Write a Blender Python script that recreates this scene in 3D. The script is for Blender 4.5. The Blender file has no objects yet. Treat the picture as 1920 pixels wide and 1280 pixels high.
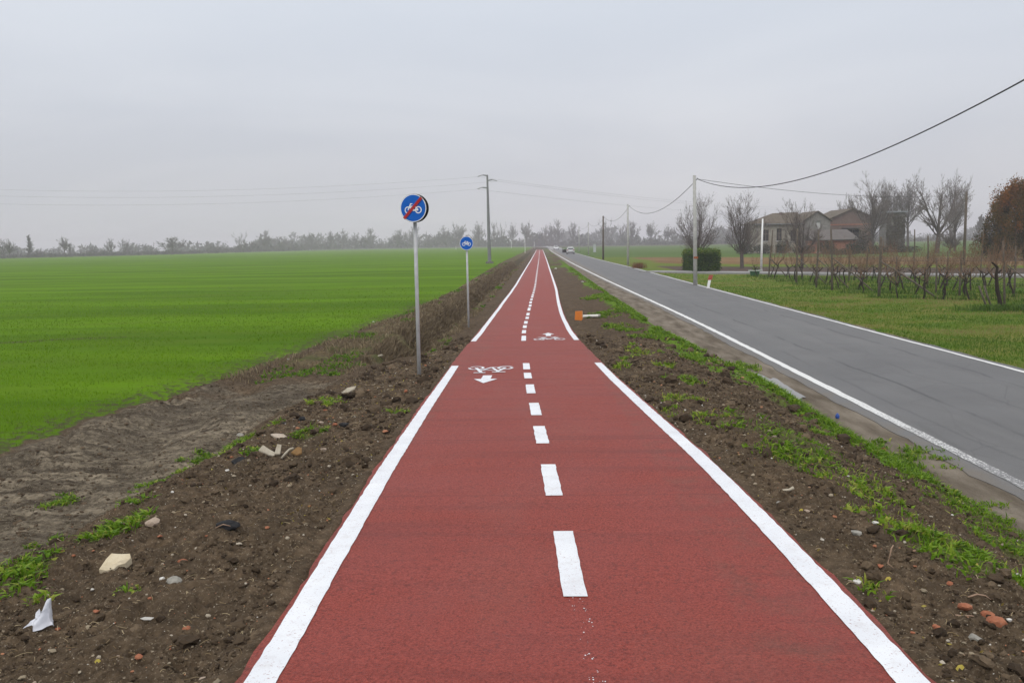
EXPO=0.0
HAZE=0.0007
import bpy, math, random
import numpy as np
from mathutils import Vector, Matrix

rng = np.random.default_rng(11)
random.seed(11)
S = bpy.context.scene
C = S.collection

# ------------------------------------------------------------------ camera
F = 1630.0
CAMZ = 2.62
_Y = np.array([55.0, 184.0, -F]); _Y /= np.linalg.norm(_Y)
_h = np.array([1.0, 0.0175, 0.0])
_Z = np.cross(_h, _Y); _Z /= np.linalg.norm(_Z)
_X = np.cross(_Y, _Z)
cam_data = bpy.data.cameras.new('camera')
cam = bpy.data.objects.new('camera', cam_data)
C.objects.link(cam)
cam_data.sensor_width = 36.0
cam_data.lens = 36.0 * F / 1920.0
cam_data.clip_start = 0.05
cam_data.clip_end = 6000.0
cam.matrix_world = Matrix((tuple(_X) + (0,), tuple(_Y) + (0,), tuple(_Z) + (CAMZ,), (0, 0, 0, 1)))
S.camera = cam


def ray(px, py):
    d = np.array([(px - 960) / F, -(py - 640) / F, -1.0])
    return np.array([d @ _X, d @ _Y, d @ _Z])


def at_dist(px, py, Y):
    r = ray(px, py)
    return r * (Y / r[1]) + np.array([0, 0, CAMZ])


def on_z(px, py, z=0.0):
    r = ray(px, py)
    return r * ((z - CAMZ) / r[2]) + np.array([0, 0, CAMZ])


# ------------------------------------------------------------------ noise
def _hash(ix, iy, seed):
    n = (ix * 374761393 + iy * 668265263 + seed * 974711) & 0x7fffffff
    n = ((n ^ (n >> 13)) * 1274126177) & 0x7fffffff
    return ((n ^ (n >> 16)) & 0xffff) / 65535.0


def vnoise(x, y, seed=0):
    x = np.asarray(x, float); y = np.asarray(y, float)
    ix = np.floor(x).astype(np.int64); iy = np.floor(y).astype(np.int64)
    fx = x - ix; fy = y - iy
    fx = fx * fx * fx * (fx * (fx * 6 - 15) + 10); fy = fy * fy * fy * (fy * (fy * 6 - 15) + 10)
    a = _hash(ix, iy, seed); b = _hash(ix + 1, iy, seed)
    c = _hash(ix, iy + 1, seed); d = _hash(ix + 1, iy + 1, seed)
    return a + (b - a) * fx + (c - a) * fy + (a - b - c + d) * fx * fy


def fbm(x, y, octv=4, seed=0, gain=0.5):
    s = 0; amp = 1; tot = 0
    x = np.asarray(x, float); y = np.asarray(y, float)
    for i in range(octv):
        s = s + amp * vnoise(x * (2.03 ** i) + i * 17.3, y * (2.03 ** i) - i * 9.1, seed + i)
        tot += amp; amp *= gain
    return s / tot


def sstep(a, b, x):
    t = np.clip((np.asarray(x, float) - a) / (b - a), 0, 1)
    return t * t * (3 - 2 * t)


# ------------------------------------------------------------------ lay of the land (metres, Y runs along the path)
_KY = np.array([0, 3.0, 3.7, 4.6, 5.8, 7.4, 11.2, 14.1, 19.8, 31.8, 39.7, 49.3, 85.6, 134, 240, 330, 1600])
_KX = np.array([.16, .14, .114, .08, .045, -.028, -.173, -.258, -.433, -.54, -.475, -.40, -.42, -.42, -.55, -.7, -.7])
_ZY = np.array([0, 3, 4.6, 5.8, 7.4, 11.2, 14.1, 19.8, 25, 31, 36, 60, 1600])
_ZZ = np.array([1.03, 1.03, 1.01, .99, .935, .75, .625, .39, .22, .12, .10, .10, .10])


def _sm(Y, ky, kv, w):
    Y = np.asarray(Y, float)
    w = np.minimum(w, Y * 0.18 + 0.3)
    return sum(np.interp(Y + o * w, ky, kv) for o in (-1, -.6, -.2, .2, .6, 1)) / 6.0


def path_x(Y): return _sm(Y, _KY, _KX, 6.0)
def path_z(Y): return _sm(Y, _ZY, _ZZ, 2.0)
def road_l(Y): return _sm(Y, [0, 28, 63, 113, 247, 330, 1600], [4.88, 4.84, 4.25, 3.75, 3.2, 3.2, 3.2], 12.)
def road_r(Y): return _sm(Y, [0, 80, 127, 217, 330, 1600], [8.9, 8.9, 8.3, 8.3, 8.4, 8.4], 14.)
def verge_x(Y): return np.interp(Y, [0, 7.8, 9.2, 12, 16, 20, 24, 39, 65, 330, 1600], [3.95, 3.95, 3.86, 3.8, 3.74, 3.5, 3.3, 3.15, 3.0, 2.5, 2.5])
def field_x(Y): return np.interp(Y, [0, 11, 14.4, 18.8, 33, 50, 80, 132, 330, 1600], [-7.0, -7.1, -7.0, -6.4, -5.4, -4.9, -5.3, -5.8, -5.5, -5.5])


ROAD_Z = 0.10


def height(X, Y):
    X, Y = np.broadcast_arrays(np.asarray(X, float), np.asarray(Y, float))
    pc = path_x(Y); pz = path_z(Y); fx = field_x(Y); vx = verge_x(Y)
    rl = road_l(Y); rr = road_r(Y)
    n1 = fbm(X * .9, Y * .9, 3, 5) - .5
    n2 = fbm(X * .35 + 9, Y * .35, 3, 8) - .5
    t = sstep(17.6, 20.0, Y)
    cz = np.maximum(pz - .20, .12)
    # knots left to right
    kn = [(np.full_like(X, -4000.), 0 * X), (fx - .5, 0 * X), (fx + .05, -.03 + 0 * X),
          (fx * .5 - 2.4, (-.06) * (1 - t) + t * .03),
          (-4.05 + 0 * X, .05 * (1 - t) + t * (.03 + .25 * n2)),
          (-3.4 + 0 * X, (cz * .75) * (1 - t) - .62 * t),
          (-3.05 + 0 * X, cz * (1 - t) - .62 * t),
          (-2.7 + 0 * X, (cz + .02) * (1 - t) + t * .06),
          (pc - 1.34, pz - .04), (pc - 1.22, pz - .09), (pc + 1.22, pz - .09), (pc + 1.34, pz - .04),
          (pc + 2.0, np.maximum(pz - .06, .12)), (vx - .25, .21 + 0 * X), (vx, .16 + 0 * X), (vx + .1, .05 + 0 * X),
          (rl - .3, .065 + 0 * X), (rl, .075 + 0 * X), (rr, .075 + 0 * X), (rr + .35, .07 + 0 * X), (rr + 2.5, .03 + 0 * X), (4000. + 0 * X, 0 * X)]
    H = np.zeros_like(X)
    for i in range(len(kn) - 1):
        x0, z0 = kn[i]; x1, z1 = kn[i + 1]
        m = (X >= x0) & (X < x1)
        f = np.where(m, (X - x0) / np.maximum(x1 - x0, 1e-4), 0)
        f = f * f * (3 - 2 * f) * .6 + f * .4
        H = np.where(m, z0 + (z1 - z0) * f, H)
    # roughness of the bare soil, none under path and road
    offp = np.minimum(sstep(1.28, 1.55, np.abs(X - pc)), 1)
    onv = sstep(0, .15, vx - X)
    soil = offp * np.where(X > pc, onv, sstep(0, .4, X - fx))
    near = 1 - sstep(60, 140, Y)
    H = H + soil * near * (n1 * .16 + n2 * .12)
    # tyre ruts on the track to the left
    tr = sstep(fx + .1, fx + .9, X) * (1 - sstep(-4.3, -3.7, X)) * (1 - t)
    lane = .5 + .5 * np.sin((X + .9 * n2 + .10 * Y) * 3.4)
    H = H + tr * (.06 * lane - .03 + .022 * lane * np.abs(np.sin(Y * 13 + X * 3 + 5 * n1)) * (vnoise(X * 1.3, Y * .7, 16) > .35) + .10 * (fbm(X * 2.2, Y * 1.5, 3, 15) - .5) - .02)
    H = H + np.where(X < fx, .05 * n2, 0) * near + np.where(X > rr + .5, .10 * n2 * sstep(0, 3, X - rr - .5), 0) * near
    # the far road lies on a low bank
    H = H + 0.0
    return H


def micro(X, Y):
    pc = path_x(Y); vx = verge_x(Y); fx = field_x(Y)
    offp = np.minimum(sstep(1.31, 1.5, np.abs(X - pc)), 1)
    soil = offp * np.where(X > pc, sstep(-.02, .1, vx - X), sstep(-.1, .3, X - fx))
    near = 1 - sstep(25, 50, Y)
    a = fbm(X * 7, Y * 7, 3, 21)
    b = fbm(X * 22, Y * 22, 3, 31)
    ridg = 1 - np.abs(2 * b - 1)
    trk = np.where(X < -3.8, .75 + 1.1 * np.exp(-((X - fx - .35) / .4) ** 2), 1.0)
    return soil * near * trk * ((a - .5) * .095 + (ridg - .6) * .062)


def ground_z(x, y):
    return float(height(x, y) + micro(np.asarray(x, float), np.asarray(y, float)))


def on_ground(px, py):
    """the ground point seen at a pixel of the photograph"""
    r = ray(px, py)
    ts = np.geomspace(2.5, 900, 6000)
    P = r[None, :] * (ts / r[1])[:, None]; P[:, 2] += CAMZ
    h = height(P[:, 0], P[:, 1])
    k = np.argmax(P[:, 2] <= h)
    return np.array([P[k, 0], P[k, 1], h[k]])


# ------------------------------------------------------------------ mesh builder
class MB:
    def __init__(self):
        self.v = []; self.n = 0; self.f = []; self.t = []

    def add(self, verts, faces, tint=None):
        verts = np.asarray(verts, float).reshape(-1, 3)
        self.v.append(verts)
        if isinstance(faces, np.ndarray):
            self.f.append(faces.astype(np.int64) + self.n)
        else:
            by = {}
            for q in faces: by.setdefault(len(q), []).append(q)
            for k in by: self.f.append(np.array(by[k], np.int64) + self.n)
        if tint is None: tint = np.full(len(verts), .5)
        self.t.append(np.broadcast_to(np.asarray(tint, float), (len(verts),)).copy())
        self.n += len(verts)
        return self

    def box(self, c, s, rz=0.0, tint=None):
        x, y, z = np.array(s) / 2.0
        v = np.array([[-x, -y, -z], [x, -y, -z], [x, y, -z], [-x, y, -z], [-x, -y, z], [x, -y, z], [x, y, z], [-x, y, z]])
        if rz:
            cc, ss = math.cos(rz), math.sin(rz)
            v = np.stack([v[:, 0] * cc - v[:, 1] * ss, v[:, 0] * ss + v[:, 1] * cc, v[:, 2]], 1)
        return self.add(v + np.array(c), [(0, 3, 2, 1), (4, 5, 6, 7), (0, 1, 5, 4), (1, 2, 6, 5), (2, 3, 7, 6), (3, 0, 4, 7)], tint)

    def tube(self, pts, rad, sides=6, cap=True, tint=None):
        p = np.asarray(pts, float); k = len(p)
        r = np.broadcast_to(np.asarray(rad, float), (k,))
        d = np.gradient(p, axis=0); d /= np.linalg.norm(d, axis=1)[:, None] + 1e-12
        ref = np.array([0, 0, 1.0]) if abs(d[0, 2]) < .9 else np.array([1.0, 0, 0])
        u = np.cross(ref[None, :], d); u /= np.linalg.norm(u, axis=1)[:, None] + 1e-12
        w = np.cross(d, u)
        a = np.arange(sides) * 2 * math.pi / sides
        ring = p[:, None, :] + r[:, None, None] * (np.cos(a)[None, :, None] * u[:, None, :] + np.sin(a)[None, :, None] * w[:, None, :])
        i = np.arange(k - 1)[:, None] * sides; j = np.arange(sides)[None, :]; j2 = (j + 1) % sides
        q = np.stack([i + j, i + j2, i + sides + j2, i + sides + j], -1).reshape(-1, 4)
        self.add(ring.reshape(-1, 3), q, tint)
        if cap and sides > 2:
            b = self.n - k * sides
            self.f.append(np.array([[b + s for s in range(sides)][::-1]], np.int64))
            self.f.append(np.array([[b + (k - 1) * sides + s for s in range(sides)]], np.int64))
        return self

    def lathe(self, prof, c=(0, 0, 0), sides=24, axis='z'):
        prof = np.asarray(prof, float); k = len(prof)
        a = np.arange(sides) * 2 * math.pi / sides
        v = np.stack([prof[:, 0:1] * np.cos(a), prof[:, 0:1] * np.sin(a), np.repeat(prof[:, 1:2], sides, 1)], -1).reshape(-1, 3)
        if axis == 'y': v = np.stack([v[:, 0], v[:, 2], v[:, 1]], 1)
        if axis == 'x': v = np.stack([v[:, 2], v[:, 0], v[:, 1]], 1)
        i = np.arange(k - 1)[:, None] * sides; j = np.arange(sides)[None, :]; j2 = (j + 1) % sides
        q = np.stack([i + j, i + j2, i + sides + j2, i + sides + j], -1).reshape(-1, 4)
        return self.add(v + np.array(c), q)

    def build(self, name, mat, parent=None, smooth=False, loc=None):
        me = bpy.data.meshes.new(name)
        V = np.concatenate(self.v) if self.v else np.zeros((0, 3))
        me.vertices.add(len(V)); me.vertices.foreach_set('co', V.astype(np.float32).ravel())
        tot = np.concatenate([np.full(len(f), f.shape[1]) for f in self.f]).astype(np.int32)
        loops = np.concatenate([f.ravel() for f in self.f]).astype(np.int32)
        me.loops.add(len(loops)); me.loops.foreach_set('vertex_index', loops)
        me.polygons.add(len(tot))
        st = np.zeros(len(tot), np.int32); st[1:] = np.cumsum(tot)[:-1]
        me.polygons.foreach_set('loop_start', st)
        try: me.polygons.foreach_set('loop_total', tot)
        except Exception: pass
        me.polygons.foreach_set('use_smooth', np.full(len(tot), bool(smooth)))
        at = me.attributes.new('tint', 'FLOAT', 'POINT')
        at.data.foreach_set('value', np.concatenate(self.t).astype(np.float32))
        me.update(calc_edges=True); me.validate()
        if mat is not None: me.materials.append(mat)
        o = bpy.data.objects.new(name, me); C.objects.link(o)
        if parent is not None: o.parent = parent
        if loc is not None: o.location = loc
        return o


def tag(o, label=None, cat=None, group=None, kind=None):
    if label: o['label'] = label
    if cat: o['category'] = cat
    if group: o['group'] = group
    if kind: o['kind'] = kind
    return o


def empty(name, loc, label, cat, group=None, rz=0.0):
    o = bpy.data.objects.new(name, None); C.objects.link(o)
    o.location = loc; o.rotation_euler = (0, 0, rz); o.empty_display_size = .2
    return tag(o, label, cat, group)


def copy_tree(o, parent=None):
    c = o.copy(); C.objects.link(c)
    if parent is not None: c.parent = parent
    for ch in list(o.children): copy_tree(ch, c)
    return c


# ------------------------------------------------------------------ materials
class N:
    def __init__(self, name):
        self.m = bpy.data.materials.new(name); self.m.use_nodes = True
        self.t = self.m.node_tree; self.t.nodes.clear()
        self.out = self.t.nodes.new('ShaderNodeOutputMaterial')

    def nd(self, typ, **kw):
        n = self.t.nodes.new(typ)
        for k, v in kw.items():
            if k.startswith('i_'):
                key = k[2:]; key = int(key) if key.isdigit() else key
                self.set(n.inputs[key], v)
            else: setattr(n, k, v)
        return n

    def set(self, sock, v):
        if isinstance(v, bpy.types.NodeSocket): self.t.links.new(v, sock)
        elif isinstance(v, (tuple, list)) and len(v) == 3 and sock.type == 'RGBA': sock.default_value = tuple(v) + (1,)
        else: sock.default_value = v

    def coord(self): return self.nd('ShaderNodeTexCoord').outputs['Object']

    def pos(self): return self.nd('ShaderNodeNewGeometry').outputs['Position']

    def scale(self, vec, s):
        n = self.nd('ShaderNodeMapping'); self.set(n.inputs['Vector'], vec); n.inputs['Scale'].default_value = s
        return n.outputs[0]

    def noise(self, vec, s, detail=4, rough=.55, dist=0.0):
        n = self.nd('ShaderNodeTexNoise', i_Scale=s, i_Detail=detail, i_Roughness=rough, i_Distortion=dist)
        self.set(n.inputs['Vector'], vec)
        return n.outputs[0]

    def voro(self, vec, s, feature='F1', out=0):
        n = self.nd('ShaderNodeTexVoronoi', feature=feature, i_Scale=s); self.set(n.inputs['Vector'], vec)
        return n.outputs[out]

    def ramp(self, fac, stops, interp='LINEAR'):
        n = self.nd('ShaderNodeValToRGB'); self.set(n.inputs[0], fac)
        cr = n.color_ramp; cr.interpolation = interp
        while len(cr.elements) < len(stops): cr.elements.new(.5)
        for e, (p, c) in zip(cr.elements, stops):
            e.position = p
            e.color = (c, c, c, 1) if isinstance(c, (int, float)) else tuple(c) + (1,)
        return n.outputs[0]

    def mix(self, f, a, b, mode='MIX'):
        n = self.nd('ShaderNodeMix', data_type='RGBA', blend_type=mode)
        self.set(n.inputs[0], f); self.set(n.inputs[6], a); self.set(n.inputs[7], b)
        return n.outputs[2]

    def math(self, op, a, b=0.0, clamp=False):
        n = self.nd('ShaderNodeMath', operation=op, use_clamp=clamp)
        self.set(n.inputs[0], a); self.set(n.inputs[1], b)
        return n.outputs[0]

    def attr(self, name, out='Fac'):
        n = self.nd('ShaderNodeAttribute', attribute_name=name)
        return n.outputs[out]

    def bump(self, h, strength, dist):
        n = self.nd('ShaderNodeBump', i_Strength=strength, i_Distance=dist); self.set(n.inputs['Height'], h)
        return n.outputs[0]

    def principled(self, color, rough=.7, normal=None, metallic=0.0, spec=.5, **kw):
        n = self.nd('ShaderNodeBsdfPrincipled')
        self.set(n.inputs['Base Color'], color); self.set(n.inputs['Roughness'], rough)
        self.set(n.inputs['Metallic'], metallic); self.set(n.inputs['Specular IOR Level'], spec)
        if normal is not None: self.set(n.inputs['Normal'], normal)
        for k, v in kw.items(): self.set(n.inputs[k.replace('_', ' ')], v)
        self.t.links.new(n.outputs[0], self.out.inputs[0])
        return self.m


def mottled(name, c1, c2, scale=6, rough=.7, metallic=0.0, spec=.3, bump=.0, bd=.01, detail=5):
    n = N(name); v = n.coord()
    f = n.noise(v, scale, detail, .6)
    col = n.mix(n.ramp(f, [(.3, 0.0), (.7, 1.0)]), c1, c2)
    nm = n.bump(n.noise(v, scale * 4, 4), bump, bd) if bump else None
    return n.principled(col, rough, nm, metallic, spec)


def leafmat(name, stops, trans=.35, rough=.6):
    """colour by the blade's own tint"""
    n = N(name)
    col = n.ramp(n.attr('tint'), stops)
    d = n.nd('ShaderNodeBsdfPrincipled'); n.set(d.inputs['Base Color'], col); d.inputs['Roughness'].default_value = rough
    d.inputs['Specular IOR Level'].default_value = .12
    t = n.nd('ShaderNodeBsdfTranslucent'); n.set(t.inputs[0], col)
    m = n.nd('ShaderNodeMixShader'); m.inputs[0].default_value = trans
    n.t.links.new(d.outputs[0], m.inputs[1]); n.t.links.new(t.outputs[0], m.inputs[2]); n.t.links.new(m.outputs[0], n.out.inputs[0])
    return n.m

# ------------------------------------------------------------------ sky, sun, air
SUN_EL, SUN_AZ = math.radians(48), math.radians(200)
w = bpy.data.worlds.new('World'); S.world = w; w.use_nodes = True
nt = w.node_tree; nt.nodes.clear()
def wn(t, **k):
    n = nt.nodes.new(t)
    for a, b in k.items(): setattr(n, a, b)
    return n
wl = nt.links.new
wout = wn('ShaderNodeOutputWorld'); wbg = wn('ShaderNodeBackground'); wbg.inputs[1].default_value = 0.1
sky = wn('ShaderNodeTexSky', sky_type='NISHITA'); sky.sun_disc = False
sky.sun_elevation = SUN_EL; sky.sun_rotation = SUN_AZ; sky.dust_density = 4.0; sky.air_density = 1.5
tc = wn('ShaderNodeTexCoord'); sep = wn('ShaderNodeSeparateXYZ'); wl(tc.outputs['Generated'], sep.inputs[0])
# a flat cloud deck: the direction is projected on a layer overhead
zc = wn('ShaderNodeMath', operation='MAXIMUM'); wl(sep.outputs[2], zc.inputs[0]); zc.inputs[1].default_value = 0.0
za = wn('ShaderNodeMath', operation='ADD'); wl(zc.outputs[0], za.inputs[0]); za.inputs[1].default_value = 0.22
dv = wn('ShaderNodeVectorMath', operation='DIVIDE'); wl(tc.outputs['Generated'], dv.inputs[0])
cb = wn('ShaderNodeCombineXYZ')
for i in range(3): wl(za.outputs[0], cb.inputs[i])
wl(cb.outputs[0], dv.inputs[1])
mp = wn('ShaderNodeMapping'); wl(dv.outputs[0], mp.inputs[0]); mp.inputs['Scale'].default_value = (.55, .8, 0); mp.inputs['Location'].default_value = (3.3, 1.2, 0)
n1 = wn('ShaderNodeTexNoise'); wl(mp.outputs[0], n1.inputs['Vector']); n1.inputs['Scale'].default_value = 1.0; n1.inputs['Detail'].default_value = 5; n1.inputs['Roughness'].default_value = .5; n1.inputs['Distortion'].default_value = .6
grad = wn('ShaderNodeValToRGB'); wl(sep.outputs[2], grad.inputs[0])
cr = grad.color_ramp
SKY = [(0.0, (.620, .612, .645)), (.06, (.660, .662, .702)), (.16, (.705, .730, .790)), (.36, (.745, .810, .900)), (.6, (1.0, 1.03, 1.07)), (1.0, (1.42, 1.43, 1.44))]
while len(cr.elements) < len(SKY): cr.elements.new(.5)
for e, (p, c) in zip(cr.elements, SKY): e.position = p; e.color = c + (1,)
cl = wn('ShaderNodeValToRGB'); wl(n1.outputs[0], cl.inputs[0])
cl.color_ramp.elements[0].position = .32; cl.color_ramp.elements[0].color = (.91, .925, .95, 1)
cl.color_ramp.elements[1].position = .72; cl.color_ramp.elements[1].color = (1.08, 1.075, 1.065, 1)
mu = wn('ShaderNodeMix', data_type='RGBA', blend_type='MULTIPLY'); mu.inputs[0].default_value = 1
wl(grad.outputs[0], mu.inputs[6]); wl(cl.outputs[0], mu.inputs[7])
sc10 = wn('ShaderNodeVectorMath', operation='SCALE'); wl(mu.outputs[2], sc10.inputs[0]); sc10.inputs['Scale'].default_value = 10.0
mx = wn('ShaderNodeMix', data_type='RGBA'); mx.inputs[0].default_value = .95
wl(sky.outputs[0], mx.inputs[6]); wl(sc10.outputs[0], mx.inputs[7]); wl(mx.outputs[2], wbg.inputs[0]); wl(wbg.outputs[0], wout.inputs[0])

sun = bpy.data.lights.new('sun', 'SUN'); sun.energy = 1.2; sun.angle = math.radians(35); sun.color = (1, .97, .93)
so = bpy.data.objects.new('sun', sun); C.objects.link(so)
sd = Vector((math.sin(SUN_AZ) * math.cos(SUN_EL), math.cos(SUN_AZ) * math.cos(SUN_EL), math.sin(SUN_EL)))
so.rotation_euler = (-sd).to_track_quat('-Z', 'Y').to_euler()

S.view_settings.view_transform = 'Standard'; S.view_settings.look = 'None'; S.view_settings.exposure = EXPO; S.view_settings.gamma = 1
S.view_settings.use_curve_mapping = False
S.render.engine = 'CYCLES'
S.cycles.use_denoising = True
try:
    S.cycles.denoiser = 'OPENIMAGEDENOISE'; S.cycles.denoising_input_passes = 'RGB_ALBEDO_NORMAL'
except Exception: pass
S.cycles.max_bounces = 6; S.cycles.diffuse_bounces = 2; S.cycles.glossy_bounces = 2; S.cycles.transmission_bounces = 3
S.cycles.volume_bounces = 1; S.cycles.transparent_max_bounces = 8
S.cycles.use_adaptive_sampling = True; S.cycles.adaptive_threshold = .015
S.cycles.sample_clamp_indirect = 6

if HAZE > 0:
    n = N('air'); pv = n.nd('ShaderNodeVolumePrincipled'); pv.inputs['Color'].default_value = (.90, .86, .93, 1)
    pv.inputs['Density'].default_value = HAZE; pv.inputs['Anisotropy'].default_value = 0.0
    n.t.links.new(pv.outputs[0], n.out.inputs['Volume'])
    hz = MB().box((0, 700, 11.0), (3600, 2600, 27)).build('haze', n.m); tag(hz, kind='stuff')

# ------------------------------------------------------------------ ground sheet
def lines(*segs):
    out = []
    for a, b, d in segs: out.append(np.arange(a, b - 1e-6, d))
    return np.concatenate(out)
def geo(a, b, d0, g):
    x = [a]; d = d0
    while x[-1] < b: x.append(x[-1] + d); d *= g
    return np.array(x)
xr = geo(10.0, 1700, .25, 1.05); xl = -geo(8.0, 1700, .2, 1.05)[::-1]
GX = np.concatenate([xl, lines((-8 + .06, -4.4, .06), (-4.4, -1.05, .017), (-1.05, 1.2, .12), (1.2, 4.4, .017), (4.4, 10, .14)), xr])
gy = [1.2]
while gy[-1] < 1700: gy.append(gy[-1] + max(.014, gy[-1] * .0046) * (1 if gy[-1] < 60 else 1 + (gy[-1] - 60) / 120))
GY = np.concatenate([np.array([-400., -100, -20, -4, 0, .6]), np.array(gy)])
XX, YY = np.meshgrid(GX, GY)
HH = height(XX, YY) + micro(XX, YY)
nyy, nxx = XX.shape
pc = path_x(YY); fx = field_x(YY); vx = verge_x(YY); rl = road_l(YY); rr = road_r(YY)
wob = fbm(XX * 1.3, YY * 1.3, 4, 41) - .5
wob2 = fbm(XX * .25, YY * .12, 3, 51) - .5
far = sstep(60, 200, YY)
t = sstep(17.6, 20, YY)
M = {}
edge = fx + wob * .8 + .35 * (fbm(XX * 4.5, YY * 4.5, 3, 43) - .5)
M['field'] = 1 - sstep(-.10, .08, XX - edge)
M['track'] = sstep(-.1, .4, XX - edge) * (1 - sstep(-3.9, -3.3, XX + wob * .6)) * (1 - sstep(14, 18, YY + wob * 3))
M['sparse'] = np.clip((1 - sstep(.0, 2.2, edge - XX)) * .55 * (1 - sstep(35, 60, YY)) + .7 * np.exp(-((YY - 25.2 - .15 * (XX + 16) + 2.2 * wob2) / .45) ** 2) * sstep(-11, -14, XX), 0, 1)
M['dry'] = (t * sstep(0, .8, XX - edge - .1) * (1 - sstep(-2.75, -2.35, XX + wob * .4)))
vg = sstep(vx - .75 + wob2 * 1.4, vx - .35 + wob2 * 1.4, XX + wob * .5) * (1 - sstep(vx - .02, vx + .06, XX))
M['verge'] = np.clip(vg * sstep(.3, .52, fbm(XX * .8, YY * .35, 3, 61) + .2 * (YY > 15)) * (1 - sstep(75, 130, YY) * .7) + .55 * sstep(40, 80, YY) * sstep(.45, .6, fbm(XX * .7, YY * .2, 3, 63)) * (np.abs(XX) < 3.3) * (XX > pc), 0, 1)
M['shoulder'] = sstep(vx - .03, vx + .08, XX) * (1 - sstep(rr + .15, rr + .5, XX + wob * .6))
lawn = sstep(rr + .1, rr + .45, XX + wob * .5)
s = YY + .9 * (XX - 18)
M['lawn'] = lawn
M['bed'] = lawn * sstep(66, 68, s + wob2) * (1 - sstep(86, 88, s + wob2 * 3)) * sstep(11.5, 12.5, XX + wob)
M['brown'] = lawn * sstep(96, 99.5, s + wob2 * 4) * (1 - sstep(139, 143, s + wob2 * 6)) * sstep(12, 17, XX + wob2 * 2)
M['fieldb'] = lawn * sstep(141, 146, s)
bx = np.interp(YY, [0, 376, 449, 747, 1700], [-1700, -238, -199, -190, -150])
wild = sstep(0, 10, bx - XX) * (XX < 0)
wild = np.maximum(wild, sstep(470, 500, YY + .25 * (XX - 100)) * (XX > 8)); wild = np.maximum(wild, sstep(740, 800, YY))
M['wild'] = wild
# green tufts of weed on the soil, where the photograph shows them
WEEDS = [(1290, 718, .22, 1), (1478, 818, .42, 1), (1500, 858, .30, 1), (1545, 815, .3, .8), (1680, 862, .45, 1.3), (1262, 748, .22, .6), (1240, 772, .2, .6), (1610, 920, .2, .7), (1660, 928, .2, .7),
         (1800, 935, .35, 1), (1870, 975, .4, 1), (1790, 1040, .28, 1), (1850, 1060, .25, 1), (1740, 1010, .15, .7), (1890, 1030, .3, 1), (1625, 962, .12, .7), (1245, 688, .2, .5), (1180, 675, .2, .5), (1315, 680, .35, .8),
         (1210, 660, .3, .5), (1390, 690, .3, 1), (1160, 690, .15, .5), (1345, 790, .2, .6), (1150, 612, .3, .9), (1130, 590, .4, 1), (1175, 620, .3, 1), (1210, 634, .3, 1), (1110, 560, .4, 1),
         (458, 833, .24, 1.2), (585, 815, .14, 1), (510, 800, .10, .8), (470, 850, .1, .8), (290, 910, .16, 1), (228, 990, .12, 1.2), (250, 985, .10, 1), (165, 1018, .06, 1), (108, 1022, .09, 1), (70, 1055, .08, 1),
         (22, 1084, .12, 1.2), (8, 1122, .05, .8), (90, 1128, .04, .6), (105, 946, .16, .9), (250, 945, .10, .8), (380, 860, .14, .9), (615, 757, .2, .7), (245, 1110, .03, .5), (350, 885, .1, .7), (745, 775, .1, .5), (1640, 1110, .06, .5)]
WP = []
for (px, py, r, k) in WEEDS:
    p = on_ground(px, py); WP.append((p[0], p[1], r, k))
wd = np.zeros_like(XX)
for (x, y, r, k) in WP:
    m = (np.abs(XX - x) < 3 * r) & (np.abs(YY - y) < 5 * r)
    wd[m] = np.maximum(wd[m], min(1, k) * np.exp(-(((XX[m] - x) / r) ** 2 + ((YY[m] - y) / (1.5 * r)) ** 2) * .8))
M['weed'] = wd * (XX < vx)

me = bpy.data.meshes.new('ground')
V = np.stack([XX, YY, HH], -1).reshape(-1, 3).astype(np.float32)
ii = (np.arange(nyy - 1)[:, None] * nxx + np.arange(nxx - 1)[None, :]).ravel()
Q = np.stack([ii, ii + 1, ii + nxx + 1, ii + nxx], 1).astype(np.int32)
me.vertices.add(len(V)); me.vertices.foreach_set('co', V.ravel())
me.loops.add(Q.size); me.loops.foreach_set('vertex_index', Q.ravel())
me.polygons.add(len(Q)); me.polygons.foreach_set('loop_start', np.arange(0, Q.size, 4, dtype=np.int32))
me.polygons.foreach_set('use_smooth', np.ones(len(Q), bool))
for k, a in M.items():
    at = me.attributes.new('m_' + k, 'FLOAT', 'POINT'); at.data.foreach_set('value', a.ravel().astype(np.float32))
me.update(calc_edges=True)
ground = bpy.data.objects.new('ground', me); C.objects.link(ground); tag(ground, kind='structure')

n = N('earth_and_fields'); v = n.pos()
big = n.noise(v, .35, 5); mid = n.noise(v, 2.2, 5); fine = n.noise(v, 14, 6, .65); grit = n.noise(v, 70, 3, .7); lump = n.voro(v, 26)
soil = n.mix(n.ramp(fine, [(.32, 0), (.68, 1)]), (.036, .0245, .0155), (.152, .108, .069))
soil = n.mix(n.ramp(mid, [(.38, 0), (.68, .75)]), soil, (.058, .043, .029))
soil = n.mix(n.ramp(grit, [(.58, 0), (.68, .7)]), soil, (.28, .225, .16))
soil = n.mix(n.ramp(lump, [(.05, .5), (.35, 0)]), soil, (.105, .082, .060))
trk = n.mix(n.ramp(n.noise(n.scale(v, (.55, 2.6, 1)), 1.8, 9, .74), [(.40, 0), (.64, 1)]), (.050, .039, .028), (.285, .235, .168))
trk = n.mix(n.ramp(n.noise(v, .45, 4), [(.46, 0), (.60, .6)]), trk, (.072, .058, .043))
trk = n.mix(n.ramp(fine, [(.38, .75), (.56, 0)]), trk, (.042, .033, .023))
trk = n.mix(n.ramp(grit, [(.57, 0), (.68, .6)]), trk, (.33, .28, .21))
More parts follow.
